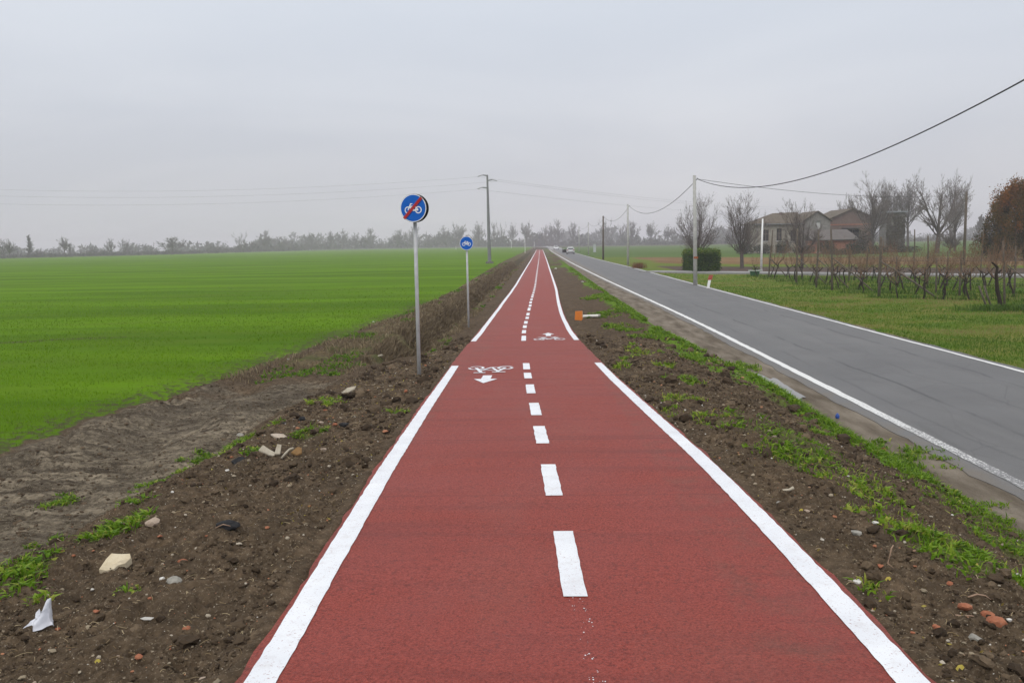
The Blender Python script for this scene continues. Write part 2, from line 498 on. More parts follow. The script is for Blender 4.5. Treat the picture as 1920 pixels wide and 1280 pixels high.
# sown field: green blades over brown earth, in faint drill bands
band = n.noise(n.scale(v, (.035, .22, 1)), 1.0, 4, .55)
fcol = n.mix(n.ramp(band, [(.40, 0), (.59, 1)]), (.062, .130, .0020), (.100, .196, .0024))
fcol = n.mix(n.ramp(n.noise(n.scale(v, (.12, .5, 1)), 1.0, 5, .65), [(.46, 0), (.66, .55)]), fcol, (.092, .145, .009))
fcol = n.mix(n.ramp(n.noise(n.scale(v, (.8, 1.6, 1)), 2.2, 5, .7), [(.60, 0), (.74, .5)]), fcol, (.050, .062, .018))
fcol = n.mix(n.ramp(fine, [(.56, 0), (.70, .5)]), fcol, (.032, .060, .006))
fcol = n.mix(n.ramp(n.math('ADD', n.attr('m_sparse'), n.math('MULTIPLY', n.math('SUBTRACT', n.noise(v, 5.5, 6, .7), .5), 2.4)), [(.42, 0), (.62, .85)]), fcol, n.mix(mid, (.048, .040, .024), (.085, .072, .045)))
lawn_c = n.mix(n.ramp(n.noise(v, .55, 6, .6), [(.36, 0), (.66, 1)]), (.078, .138, .012), (.178, .162, .042))
lawn_c = n.mix(n.ramp(n.noise(n.scale(v, (.15, .5, 1)), 1.0, 5, .6), [(.45, 0), (.66, .75)]), lawn_c, (.072, .140, .014))
lawn_c = n.mix(n.ramp(fine, [(.5, 0), (.72, .5)]), lawn_c, (.05, .085, .012))
dry = n.mix(n.ramp(mid, [(.35, 0), (.65, 1)]), (.070, .053, .031), (.165, .128, .070))
dry = n.mix(n.ramp(n.noise(v, .8, 4), [(.5, 0), (.62, .6)]), dry, (.07, .095, .022))
dry = n.mix(n.ramp(fine, [(.36, .7), (.56, 0)]), dry, (.040, .031, .021))
verge = n.mix(n.ramp(mid, [(.35, 0), (.65, 1)]), (.065, .125, .012), (.115, .19, .02))
shou = n.mix(n.ramp(n.noise(n.scale(v, (2.5, .5, 1)), 1.2, 6, .6), [(.35, 0), (.65, 1)]), (.105, .084, .062), (.225, .190, .150))
shou = n.mix(n.ramp(fine, [(.58, 0), (.70, .6)]), shou, (.075, .062, .048))
shou = n.mix(n.ramp(grit, [(.6, 0), (.7, .4)]), shou, (.3, .28, .25))
bed = n.mix(n.ramp(mid, [(.35, 0), (.65, 1)]), (.062, .044, .036), (.115, .085, .068))
brown = n.mix(n.ramp(n.noise(n.scale(v, (.2, .05, 1)), 1.0, 5, .6), [(.35, 0), (.65, 1)]), (.150, .082, .040), (.205, .128, .062))
brown = n.mix(n.ramp(mid, [(.45, 0), (.65, .35)]), brown, (.13, .13, .04))
fb = n.mix(n.ramp(n.noise(n.scale(v, (.01, .06, 1)), 1.0, 5, .6), [(.35, 0), (.65, 1)]), (.058, .100, .022), (.088, .136, .032))
wildc = n.mix(n.ramp(big, [(.35, 0), (.65, 1)]), (.050, .058, .026), (.095, .088, .045))
def edged(name, a=.35, b=.65):
    return n.ramp(n.math('ADD', n.attr('m_' + name), n.math('MULTIPLY', n.math('SUBTRACT', fine, .5), .55)), [(a, 0), (b, 1)])
col = soil
for nm, c in (('track', trk), ('dry', dry), ('shoulder', shou), ('verge', verge), ('field', fcol), ('lawn', lawn_c), ('bed', bed), ('brown', brown), ('fieldb', fb), ('wild', wildc)):
    col = n.mix(edged(nm), col, c)
col = n.mix(n.ramp(n.math('ADD', n.attr('m_weed'), n.math('SUBTRACT', fine, .5)), [(.4, 0), (.9, .45)]), col, (.075, .125, .018))
hgt = n.math('ADD', n.math('MULTIPLY', fine, .7), n.math('MULTIPLY', grit, .35))
n.principled(col, .93, n.bump(hgt, 1.0, .028), spec=.04)
me.materials.append(n.m)

# ------------------------------------------------------------------ cycle path
py_ = [.9]
while py_[-1] < 338: py_.append(py_[-1] + max(.10, .012 * py_[-1]))
PY = np.array(py_)
def ptop(x, Y): return path_z(Y)
def on_path(px, py):
    r = ray(px, py); Y = np.geomspace(2, 340, 8000)
    z = CAMZ + r[2] / r[1] * Y
    k = np.argmax(z <= path_z(Y))
    return r[0] / r[1] * Y[k], Y[k]
mb = MB()
fr = np.array([-1, -.62, -.3, 0, .3, .62, 1])
Xe = []
for sgn in (-1, 1):
    Xe.append(1.285 + .035 * (fbm(PY * 2.2, PY * 0 + sgn, 3, 71) - .5) + .02 * (vnoise(PY * 9, PY * 0 + sgn, 72) - .5))
L = path_x(PY) - Xe[0]; Rr = path_x(PY) + Xe[1]
cols = [L + .0 * L] + [L + (Rr - L) * q for q in (.02, .2, .4, .5, .6, .8, .98)] + [Rr]
zz = path_z(PY)
P3 = []
P3.append(np.stack([L - .02, PY, zz - .12], 1))
for i, cx in enumerate(cols):
    P3.append(np.stack([cx, PY, zz - (.012 if i in (0, len(cols) - 1) else 0)], 1))
P3.append(np.stack([Rr + .02, PY, zz - .12], 1))
P3 = np.stack(P3, 1); ny, nx = P3.shape[:2]
ii = (np.arange(ny - 1)[:, None] * nx + np.arange(nx - 1)[None, :]).ravel()
mb.add(P3.reshape(-1, 3), np.stack([ii, ii + 1, ii + nx + 1, ii + nx], 1))
n = N('red_asphalt'); v = n.pos(); sp = n.nd('ShaderNodeSeparateXYZ'); n.set(sp.inputs[0], v)
g1 = n.noise(v, 95, 3, .7); g2 = n.voro(v, 130); g3 = n.noise(v, 1.1, 5, .6); g4 = n.noise(n.scale(v, (.25, 3.2, 1)), 1.3, 5, .6)
c = n.mix(n.ramp(g1, [(.34, 0), (.64, 1)]), (.160, .0245, .0170), (.325, .058, .039))
g5 = n.noise(v, 38, 4, .75)
c = n.mix(n.ramp(g1, [(.30, .85), (.40, 0)]), c, (.060, .014, .012))
c = n.mix(n.ramp(g5, [(.36, .85), (.44, 0)]), c, (.100, .021, .017))
c = n.mix(n.ramp(g5, [(.56, 0), (.70, .5)]), c, (.38, .092, .066))
c = n.mix(n.ramp(g2, [(0, .35), (.4, 0)]), c, (.40, .105, .080))
c = n.mix(n.ramp(g3, [(.35, 0), (.70, .35)]), c, (.25, .070, .064))
c = n.mix(n.ramp(g4, [(.5, 0), (.70, .55)]), c, (.150, .034, .029))
dst = n.noise(n.scale(v, (.7, .28, 1)), 1.4, 6, .65)
c = n.mix(n.ramp(dst, [(.54, 0), (.74, .18)]), c, (.24, .115, .085))
ded = n.math('ABSOLUTE', n.math('ADD', sp.outputs[0], .15))
c = n.mix(n.math('MULTIPLY', n.ramp(ded, [(.95, 0), (1.40, .32)]), n.ramp(n.noise(v, 5, 6, .7), [(.45, 0), (.65, 1)])), c, (.130, .070, .050))
ysh = n.math('ADD', sp.outputs[1], n.math('MULTIPLY', n.math('SUBTRACT', n.noise(v, 2.5, 3), .5), .06))
for yy, wdt, k in ((7.42, .010, .75), (5.52, .02, .22), (9.6, .02, .2), (12.2, .03, .3), (16.5, .05, .3), (20.5, .06, .3), (4.2, .012, .15), (25.5, .08, .25)):
    d = n.math('ABSOLUTE', n.math('SUBTRACT', ysh, yy))
    c = n.mix(n.ramp(n.math('DIVIDE', d, wdt * 4), [(.12, k), (.30, 0)]), c, (.09, .022, .022))
n.principled(c, n.ramp(g1, [(.3, .75), (.7, .55)]), n.bump(n.math('ADD', g1, n.math('MULTIPLY', g2, -.6)), .9, .008), spec=.22)
RED = n.m
path = mb.build('cycle_path', RED, smooth=False); tag(path, kind='structure')

def paint(name, worn, yfade=None):
    n = N(name); v = n.pos()
    a = n.noise(v, 85, 3, .7); b = n.noise(v, 3, 4)
    col = n.mix(n.ramp(b, [(.3, 0), (.7, 1)]), (.66, .67, .70), (.76, .77, .79))
    col = n.mix(n.ramp(n.noise(v, 11, 6, .7), [(.52, 0), (.70, .28)]), col, (.42, .36, .33))
    col = n.mix(n.ramp(a, [(.30, .8), (.40, 0)]), col, worn)
    return n, v, a, col
n, v, a, col = paint('fresh_white_paint', (.30, .13, .12))
WHITE = n.principled(col, .55, n.bump(a, .6, .005), spec=.4)

def strip(mb, xa, xb, Y, dz, zf=path_z):
    z = zf(Y) + dz
    k = len(Y)
    P = np.stack([np.stack([xa, Y, z], 1), np.stack([xb, Y, z], 1)], 1).reshape(-1, 3)
    i = np.arange(k - 1) * 2
    mb.add(P, np.stack([i, i + 1, i + 3, i + 2], 1))
def ysub(a, b):
    inside = PY[(PY > a + .01) & (PY < b - .01)]
    dense = np.sort(np.concatenate([[a, b], inside]))
    return dense
def pz_lin(Y): return np.interp(Y, PY, path_z(PY))
yA = on_path(852, 686)[1]; yB = on_path(1120, 680)[1]; yC = on_path(884, 640)[1]; yD = on_path(1079, 637.5)[1]
for (sg, a, b) in ((-1, .95, yA), (1, .95, yB), (-1, yC, 336), (1, yD, 336)):
    Y = ysub(a, b)
    Y = np.sort(np.unique(np.concatenate([Y, np.arange(max(a, 1), min(b, 16), .035)]))) if a < 5 else Y
    rg = .006 * (vnoise(Y * 14, Y * 0 + sg, 81) - .5); rg2 = .006 * (vnoise(Y * 14, Y * 0 + sg, 82) - .5)
    # the painters' hand wavers a little
    wv = .02 * (fbm(Y * .35, Y * 0 + sg * 3, 2, 83) - .5) * (Y < 60)
    x0 = path_x(Y) + wv + sg * 1.25 + rg; x1 = path_x(Y) + wv + sg * 1.13 + rg2
    m_ = MB(); strip(m_, np.minimum(x0, x1), np.maximum(x0, x1), Y, .004, pz_lin)
    m_.build('edge_line', WHITE, path)
rows = [(1119, 996, 1066), (929.5, 871, 1033), (831.5, 799, 1014), (778.5, 755.5, 1003.5), (737.5, 721, 994.5), (709.5, 699, 989.5), (692.5, 681, 987), (639, 629.5, 982), (625, 619, 982.5), (615, 610, 984), (607, 602, 986), (598, 594, 988.5), (591.6, 586.6, 990), (582.5, 577, 992), (575, 571, 994), (569, 565, 995), (563, 559.8, 996.5), (558, 555, 998), (554, 551.5, 999)]
lastY = 0; nd_ = 0
def dash(a, b, off):
    Y = ysub(a, b)
    if b < 12: Y = np.sort(np.unique(np.concatenate([Y, np.arange(a, b, .05)])))
    rg = .007 * (vnoise(Y * 16, Y * 0, 85 + int(a * 10)) - .5) * (b < 20)
    m_ = MB(); xx = path_x(Y) + off; strip(m_, xx - .055 + rg, xx + .055 + rg, Y, .004, pz_lin)
    return m_.build('centre_dash', WHITE, path)
for (y0, y1, xc) in rows:
    xa, a = on_path(xc, y0); xb, b = on_path(xc, y1)
    off = float(np.clip((xa + xb) / 2 - path_x((a + b) / 2), -.09, .09))
    dash(a, b, off); lastY = b
y = lastY + .8
while y < 330 and nd_ < 75:
    dash(y, y + 1.1, 0); y += 2.0 + max(0, y - 120) * .004; nd_ += 1
if y < 320:
    mrest = MB()
    while y < 334:
        Y = ysub(y, y + 1.1); strip(mrest, path_x(Y) - .055, path_x(Y) + .055, Y, .004, pz_lin); y += 2.0
    tag(mrest.build('centre_dash', WHITE, path), kind='stuff')

def symbol(cx, cy, w_, l_, flip, kind):
    """bicycle or arrow painted flat on the path; drawn in unit space, x across, y along"""
    m_ = MB(); st = [0]
    def put(P, faces):
        P = np.asarray(P, float)
        X = cx + (P[:, 0] * w_) * (-1 if flip else 1); Y = cy + (P[:, 1] * l_) * (-1 if flip else 1)
        m_.add(np.stack([X, Y, pz_lin(Y) + .004 + st[0] * .0007], 1), faces); st[0] += 1
    def bar(a, b, wd_):
        a = np.array(a); b = np.array(b); k = 7
        d = (b - a) * np.array([w_, l_]); d /= np.linalg.norm(d); nn = np.array([-d[1] / w_, d[0] / l_]) * wd_ / 2
        t_ = np.linspace(0, 1, k)[:, None]; c_ = a + (b - a) * t_
        P = np.stack([c_ + nn, c_ - nn], 1).reshape(-1, 2)
        put(P, [(2 * i, 2 * i + 1, 2 * i + 3, 2 * i + 2) for i in range(k - 1)])
    def ring(c_, r, wd_, a0=0, a1=360):
        k = 30; t_ = np.radians(np.linspace(a0, a1, k))
        e = np.stack([np.cos(t_), np.sin(t_)], 1)
        ro = np.array([r / 1.0, r * w_ / l_ * RY]); wi = np.array([wd_ / w_, wd_ / l_ * 1.3])
        P = np.stack([np.array(c_) + e * ro, np.array(c_) + e * (ro - wi)], 1).reshape(-1, 2)
        put(P, [(2 * i, 2 * i + 1, 2 * i + 3, 2 * i + 2) for i in range(k - 1)])
    if kind == 'bike':
        RY = 2.0
        ring((-.32, -.18), .18, .042, -155, 185); ring((.32, -.18), .18, .042, 0, 330)
        bar((-.32, -.16), (-.17, .30), .05); bar((-.02, -.22), (-.19, .22), .045); bar((-.2, .14), (.19, .10), .045)
        bar((-.02, -.22), (.21, .20), .045); bar((.32, -.16), (.15, .34), .055)
        bar((-.34, -.18), (-.03, -.23), .04)
        bar((-.36, .33), (-.08, .33), .075); bar((.05, .40), (.30, .40), .075)
    else:
        put([(-.2, -.5), (.2, -.5), (.2, -.02), (-.2, -.02)], [(0, 1, 2, 3)])
        put([(-.5, -.02), (.5, -.02), (0, .5)], [(0, 1, 2)])
    return m_.build('bicycle_symbol' if kind == 'bike' else 'direction_arrow', WHITE, path)
def sym_px(x0, x1, yt, yb, flip, kind):
    a = on_path((x0 + x1) / 2, yb); b = on_path((x0 + x1) / 2, yt)
    yc_ = (a[1] + b[1]) / 2; xw = (x1 - x0) / F * yc_
    symbol((a[0] + b[0]) / 2, yc_, xw, b[1] - a[1], flip, kind)
sym_px(875, 962.5, 685, 701, True, 'bike'); sym_px(888, 933, 704, 718.5, True, 'arrow')
sym_px(1000, 1060, 631.5, 638.5, False, 'bike'); sym_px(1016, 1040, 624, 630, False, 'arrow')
# drips of paint beyond the nearest dash
m_ = MB()
for i in range(46):
    y = rng.uniform(2.9, 3.85); x = path_x(y) + .035 + .02 * rng.standard_normal() + (3.9 - y) * .02; r = rng.uniform(.001, .0038)
    a = np.arange(6) * math.pi / 3
    m_.add(np.stack([x + r * np.cos(a), y + r * np.sin(a) * 1.4, 0 * a + pz_lin(y) + .003], 1), [(0, 1, 2, 3, 4, 5)])
tag(m_.build('paint_splash', WHITE, path), kind='stuff')

# ------------------------------------------------------------------ road
RY_ = np.concatenate([np.arange(-3, 40, .25), geo(40, 345, 1, 1.05)])
mb = MB()
lft = road_l(RY_) - .27 + .22 * (fbm(RY_ * .8, RY_ * 0, 4, 91, .65) - .5); rgt = road_r(RY_) + .20 + .22 * (fbm(RY_ * .9, RY_ * 0, 4, 92, .65) - .5)
Xs = np.stack([lft - .02, lft] + [lft + (rgt - lft) * q for q in (.25, .5, .75)] + [rgt, rgt + .02], 1)
zr = np.array([-.10, -.024, .016, .03, .022, -.01, -.10]) + ROAD_Z
P = np.stack([Xs, np.repeat(RY_[:, None], 7, 1), np.repeat(zr[None, :], len(RY_), 0)], -1)
ii = (np.arange(len(RY_) - 1)[:, None] * 7 + np.arange(6)[None, :]).ravel()
mb.add(P.reshape(-1, 3), np.stack([ii, ii + 1, ii + 8, ii + 7], 1))
n = N('worn_asphalt'); v = n.pos(); sp = n.nd('ShaderNodeSeparateXYZ'); n.set(sp.inputs[0], v)
g1 = n.noise(v, 80, 3, .7); g2 = n.noise(n.scale(v, (1.6, .10, 1)), 1.0, 5, .6); g3 = n.noise(v, .5, 5)
c = n.mix(n.ramp(g1, [(.3, 0), (.7, 1)]), (.094, .0915, .0905), (.178, .173, .168))
c = n.mix(n.ramp(g2, [(.36, 0), (.62, .85)]), c, (.092, .089, .088))
c = n.mix(n.ramp(g3, [(.42, 0), (.64, .45)]), c, (.150, .146, .143))
for cx_, sd_, wd_, k in ((6.05, .9, .022, .8), (7.95, 1.3, .02, .7), (5.35, .7, .018, .5), (6.9, 1.9, .015, .35)):
    wv = n.math('MULTIPLY', n.math('SUBTRACT', n.noise(n.scale(v, (0, .16, 1)), sd_, 6, .62), .5), .62)
    d = n.math('ABSOLUTE', n.math('SUBTRACT', n.math('ADD', sp.outputs[0], wv), cx_))
    br = n.ramp(n.noise(n.scale(v, (.3, .3, 1)), sd_ * 1.7, 3), [(.42, 0), (.55, 1)])
    c = n.mix(n.math('MULTIPLY', n.ramp(n.math('DIVIDE', d, wd_ * 5), [(.15, k), (.42, 0)]), br), c, (.035, .034, .034))
trk_ = n.ramp(n.math('FRACT', n.math('MULTIPLY', n.math('SUBTRACT', sp.outputs[0], 4.75), .5)), [(.0, 0), (.25, .38), (.5, 0), (.75, .38), (1, 0)])
c = n.mix(trk_, c, (.105, .103, .104))
ck = n.voro(n.scale(v, (.9, .45, 1)), 1.3, 'DISTANCE_TO_EDGE')
ckm = n.math('MULTIPLY', n.ramp(ck, [(.005, .3), (.014, 0)]), n.ramp(n.noise(v, .22, 3), [(.50, 0), (.60, 1)]))
c = n.mix(ckm, c, (.045, .044, .043))
edg = n.math('ADD', sp.outputs[0], n.math('MULTIPLY', n.math('SUBTRACT', n.noise(v, 1.8, 5, .7), .5), 1.0))
c = n.mix(n.ramp(n.math('SUBTRACT', edg, 4.3), [(.12, .85), (.5, 0)]), c, (.150, .125, .098))
n.principled(c, n.ramp(g2, [(.3, .7), (.7, .58)]), n.bump(n.math('ADD', g1, n.noise(v, 25, 3)), .5, .008), spec=.3)
road = mb.build('road', n.m); tag(road, kind='structure')
def rz(x, Y):
    l = np.interp(Y, RY_, lft); r = np.interp(Y, RY_, rgt)
    return np.interp((x - l) / (r - l), [0, .25, .5, .75, 1], zr[1:6])
def roadpaint(name, k0):
    n = N(name); v = n.pos(); sp = n.nd('ShaderNodeSeparateXYZ'); n.set(sp.inputs[0], v)
    a = n.noise(v, 34, 5, .75); b = n.noise(v, 1.2, 4)
    thr = n.ramp(n.math('DIVIDE', sp.outputs[1], 40), [(.22, k0), (.42, .0)])
    msk = n.ramp(n.math('SUBTRACT', a, n.math('MULTIPLY', thr, n.math('ADD', b, .2))), [(.27, 1), (.37, 0)])
    c = n.mix(msk, n.mix(b, (.60, .595, .575), (.72, .71, .69)), (.17, .165, .165))
    return n.principled(c, .6, spec=.35)
for fn, off, wd_, k in ((road_l, 0, .135, .36), (road_r, 0, .115, .10)):
    Y = RY_[1:]; Y = np.sort(np.unique(np.concatenate([Y, np.arange(5, 30, .1)])))
    x = fn(Y) + off; r1 = .02 * (vnoise(Y * 3, Y * 0, 95) - .5); r2 = .02 * (vnoise(Y * 3.3, Y * 0, 96) - .5)
    m_ = MB(); xa = x - wd_ / 2 + r1; xb = x + wd_ / 2 + r2
    P = np.stack([np.stack([xa, Y, rz(xa, Y) + .005], 1), np.stack([xb, Y, rz(xb, Y) + .005], 1)], 1).reshape(-1, 3)
    i = np.arange(len(Y) - 1) * 2
    m_.add(P, np.stack([i, i + 1, i + 3, i + 2], 1)); m_.build('road_edge_line', roadpaint('worn_road_paint', k), road)

# side road on the right and the bend of the main road far off
GREY = mottled('pale_asphalt', (.20, .195, .19), (.30, .29, .28), 1.5, .8)
def ribbon(name, pts, width, z, mat):
    p = np.array(pts, float); d = np.gradient(p, axis=0); d /= np.linalg.norm(d, axis=1)[:, None]
    nn = np.stack([-d[:, 1], d[:, 0]], 1) * width / 2
    a = p + nn; b = p - nn; zz_ = np.broadcast_to(np.asarray(z, float), (len(p),))
    V_ = np.concatenate([np.c_[a, zz_], np.c_[b, zz_], np.c_[a, zz_ - .35], np.c_[b, zz_ - .35]]); k = len(p)
    f = []
    for i in range(k - 1):
        f += [(i, i + 1, k + i + 1, k + i), (i, 2 * k + i, 2 * k + i + 1, i + 1), (k + i, k + i + 1, 3 * k + i + 1, 3 * k + i)]
    return tag(MB().add(V_, f).build(name, mat), kind='structure')
xs = np.linspace(8.9, 75, 24)
ribbon('side_road', np.c_[xs, 65.2 - .9 * (xs - 18) * np.where(xs > 26, .97, 1)], 2.6, .16, GREY)
tt = np.linspace(0, 1, 20)
bend = np.c_[6.0 - 8 * tt ** 2 - 170 * tt ** 3.2, 344 + 300 * tt - 0 * tt]
ribbon('distant_road', bend, 5.5, .10 + .9 * np.minimum(tt * 4, 1), GREY)
# puddle on the shoulder
p0 = on_ground(1448, 722); n = N('puddle_water'); n.principled((.13, .115, .09), .10, n.bump(n.noise(n.pos(), 9, 3), .08, .01), spec=.45)
a = np.arange(40) * 2 * math.pi / 40
rad = 1 + .35 * (fbm(np.cos(a) * 2.4 + 4, np.sin(a) * 2.4, 4, 99) - .5) * 3
pu = np.stack([4.10 + .17 * rad * np.cos(a), p0[1] - .2 + 1.35 * rad * np.sin(a), 0 * a + .072], 1)
o = MB().add(pu, [tuple(range(40))]).build('puddle', n.m); tag(o, kind='structure')

# ------------------------------------------------------------------ shared materials for things
GALV = mottled('galvanised_steel', (.38, .385, .395), (.50, .505, .515), 9, .55, .1, .4)
CONC = mottled('pole_concrete', (.34, .335, .32), (.50, .49, .47), 5, .85, 0, .3, .3, .004)
DARKSTEEL = mottled('grey_steel', (.20, .21, .22), (.27, .28, .29), 4, .6, .2, .4)
OLDWOOD = mottled('old_wood', (.075, .060, .048), (.15, .125, .10), 14, .85, 0, .2, .5, .004)
BLACK = mottled('black_rubber', (.006, .006, .007), (.012, .012, .013), 10, .8, 0, .05)
WHITEPL = mottled('white_plastic', (.70, .70, .68), (.80, .80, .78), 8, .45)
SIGNBLUE = mottled('sign_blue', (.004, .10, .46), (.007, .12, .52), 12, .4, 0, .2)
SIGNWHITE = mottled('sign_white', (.74, .76, .80), (.80, .82, .85), 12, .35)
SIGNRED = mottled('sign_red', (.36, .020, .022), (.42, .028, .028), 12, .35)
CABLE = mottled('black_cable', (.030, .030, .032), (.05, .05, .05), 20, .6)
WIREGREY = mottled('aluminium_wire', (.34, .34, .36), (.42, .42, .44), 20, .5, .2)
BARK = mottled('grey_bark', (.060, .050, .044), (.125, .108, .095), 9, .9, 0, .15, .5, .01)
TWIG = mottled('bare_twigs', (.125, .108, .097), (.205, .180, .164), 5, .9, 0, .15)
VINEBARK = mottled('vine_bark', (.020, .016, .013), (.052, .041, .033), 22, .95, 0, .15, .6, .006)
CANE = mottled('vine_canes', (.150, .085, .055), (.235, .150, .100), 8, .85, 0, .2)

# ------------------------------------------------------------------ the two round cycle signs
def disc(mb, r, y, zc, k=48, r0=0.0):
    a = np.arange(k) * 2 * math.pi / k
    o = np.stack([r * np.cos(a), 0 * a + y, zc + r * np.sin(a)], 1)
    if r0 == 0: mb.add(o, [tuple(range(k))])
    else:
        i_ = np.stack([r0 * np.cos(a), 0 * a + y, zc + r0 * np.sin(a)], 1)
        mb.add(np.concatenate([o, i_]), [(j, (j + 1) % k, k + (j + 1) % k, k + j) for j in range(k)])
def sbar(mb, a, b, wd, y):
    a = np.array(a, float); b = np.array(b, float); d = (b - a) / np.linalg.norm(b - a); nn = np.array([-d[1], d[0]]) * wd / 2
    q = [a - nn, b - nn, b + nn, a + nn]
    mb.add([(x, y, z) for x, z in q], [(0, 1, 2, 3)])
def cycle_emblem(mb, r, zc, y):
    st = [0]
    def Y():
        st[0] += 1; return y - st[0] * .0006
    def ring(cx, cz, rr, wd):
        k = 32; a = np.arange(k) * 2 * math.pi / k; yy = Y()
        o = np.stack([cx + rr * np.cos(a), 0 * a + yy, cz + rr * np.sin(a)], 1); i_ = np.stack([cx + (rr - wd) * np.cos(a), 0 * a + yy, cz + (rr - wd) * np.sin(a)], 1)
        mb.add(np.concatenate([o, i_]), [(j, (j + 1) % k, k + (j + 1) % k, k + j) for j in range(k)])
    u = r / 1.0; lw = .085 * u
    z = lambda q: zc + q * u
    ring(-.42 * u, z(-.14), .27 * u, .075 * u); ring(.42 * u, z(-.14), .27 * u, .075 * u)
    def b(p, q, wd=lw): sbar(mb, (p[0] * u, z(p[1])), (q[0] * u, z(q[1])), wd, Y())
    b((-.42, -.14), (-.22, .27)); b((-.22, .30), (-.05, .33), .07 * u); b((-.22, .28), (-.20, .36), .07 * u)   # fork and bars
    b((-.27, .13), (.16, .13)); b((-.27, .11), (-.02, -.16)); b((-.02, -.16), (.18, .22)); b((-.02, -.17), (.42, -.14), .11 * u); b((.16, .12), (.42, -.14))
    b((.06, .25), (.29, .25), .085 * u)
def road_sign(base, r, zc, yaw, lean, label, crossed, back_dx):
    e = empty('road_sign', base, label, 'road sign', 'round cycle signs beside the path', 0)
    pole_r = .030
    m_ = MB().tube([(0, 0, -.35), (lean * .5, 0, zc * .5), (lean, 0, zc + r * .45)], pole_r, 16); m_.build('pole', GALV, e, True)
    bd = bpy.data.objects.new('sign_board', None)
    th = .105 if crossed else .035
    # the board: a flat drum with a rolled rim
    m_ = MB().lathe([(0, th), (r * .97, th), (r, th - .004), (r, .004), (r * .985, 0), (r * .95, 0), (0, 0)], (0, 0, 0), 56, 'y')
    b = m_.build('sign_board', BLACK if crossed else DARKSTEEL, e, False)
    b.location = (lean, -pole_r - th - .012, zc); b.rotation_euler = (0, 0, yaw)
    m_ = MB(); disc(m_, r * .985, -.002, 0, 56); m_.build('white_rim', SIGNWHITE, b)
    m_ = MB(); disc(m_, r * .925, -.004, 0, 56); m_.build('blue_face', SIGNBLUE, b)
    m_ = MB(); cycle_emblem(m_, r * .93, 0, -.0055); m_.build('bicycle_emblem', SIGNWHITE, b)
    if crossed:
        m_ = MB(); sbar(m_, (-.70 * r, -.72 * r), (.66 * r, .72 * r), .205 * r, -.016); m_.build('red_bar', SIGNRED, b)
    for dz in (-.07, .07):
        MB().lathe([(pole_r + .001, -.016), (pole_r + .006, -.016), (pole_r + .006, .016), (pole_r + .001, .016)], (lean, 0, zc + dz), 16).box((lean, -pole_r - .006, zc + dz), (.05, .012, .03)).build('bracket', GALV, e)
    return e
g1_ = on_ground(786, 706); top1 = at_dist(776, 391, g1_[1])
r1 = 26.0 / F * g1_[1]
road_sign((g1_[0], g1_[1], g1_[2]), r1, top1[2] - g1_[2], math.radians(-13), top1[0] - g1_[0] + .012, 'taller blue cycle path sign struck through with a red bar, nearer of the two', True, 0)
g2_ = on_ground(879, 614); top2 = at_dist(875, 456, g2_[1])
road_sign((g2_[0], g2_[1], g2_[2]), 13.0 / F * g2_[1], top2[2] - g2_[2], math.radians(-6), top2[0] - g2_[0], 'smaller blue round sign with plain white bicycle, standing beyond the crossed-out one', False, 0)

# ------------------------------------------------------------------ power line
def sag(a, b, s, k=28):
    a = np.array(a); b = np.array(b); t_ = np.linspace(0, 1, k)[:, None]
    p = a + (b - a) * t_; p[:, 2] -= 4 * s * (t_[:, 0] * (1 - t_[:, 0]))
    return p
pyl = on_ground(918, 494); PYY = pyl[1]
ptop_ = at_dist(915, 328, PYY)
def pylon(base, h, lab, arms, lean=0):
    e = empty('power_pole', base, lab, 'power pole', 'tapered steel poles of the power line')
    MB().tube([(0, 0, -.4), (lean * .5, 0, h * .5), (lean, 0, h)], [.25, .195, .115], 12).build('pole', mottled('pylon_steel', (.17, .175, .18), (.23, .235, .24), 1.2, .65, .1), e, False)
    MB().lathe([(.62, -.3), (.5, .25), (.30, .32)], sides=4).build('footing', mottled('dark_concrete', (.10, .10, .085), (.16, .155, .135), 3, .9), e)  # footing concrete is toned dark all over
    tips = []
    for (sx, z, ln) in arms:
        m_ = MB().tube([(lean * z / h, 0, z), (lean * z / h + sx * ln * .55, 0, z + .10)], [.11, .09], 6)
        m_.build('crossarm', DARKSTEEL, e)
        m_ = MB(); x0 = lean * z / h + sx * ln * .5
        for i in range(5): m_.lathe([(.03, -.04), (.085, -.02), (.085, .02), (.03, .04)], (x0 + sx * (.12 + .13 * i), 0, z + .09 - .035 * i), 10, 'x')
        m_.tube([(x0, 0, z + .1), (x0 + sx * .75, 0, z - .10)], .025, 5); m_.build('insulator', mottled('insulator_glass', (.22, .23, .22), (.3, .31, .3), 20, .3), e)
        tips.append((base[0] + x0 + sx * .75, base[1], base[2] + z - .12))
    return tips
Hp = ptop_[2] - pyl[2]; ARMS = [(-1, Hp - .10, 1.1), (1, Hp - .75, 1.15), (-1, Hp - 1.75, 1.25)]
t0 = pylon(tuple(pyl), Hp, 'tall tapering grey power pole with three crossarms at the field edge', ARMS, ptop_[0] - pyl[0] - .1)
lb = at_dist(-260, 480, PYY - 3); lb[2] = 0
t1 = [(lb[0] + dx, lb[1], Hp - dz) for dx, dz in ((-1.2, -.45), (1.2, .6), (-1.2, 1.55))]
rb = at_dist(1695, 460, PYY * 2.2); rb[2] = 0
rlab = 'distant grey power pole half hidden among the bare trees behind the barn'
t2 = pylon(tuple(rb), Hp, rlab, ARMS)
lp = ['upper', 'middle', 'lower']
for i in range(3):
    for tag_, b_, s_ in (('left', t1[i], 1.5), ('right', t2[i], 2.2)):
        m_ = MB().tube(sag(t0[i], b_, s_, 40), .010 if tag_ == 'left' else .013, 4)
        o = m_.build('power_line', WIREGREY); tag(o, '%s thin overhead wire running %s from the tall grey power pole' % (lp[i], tag_), 'wire', 'wires of the power line')

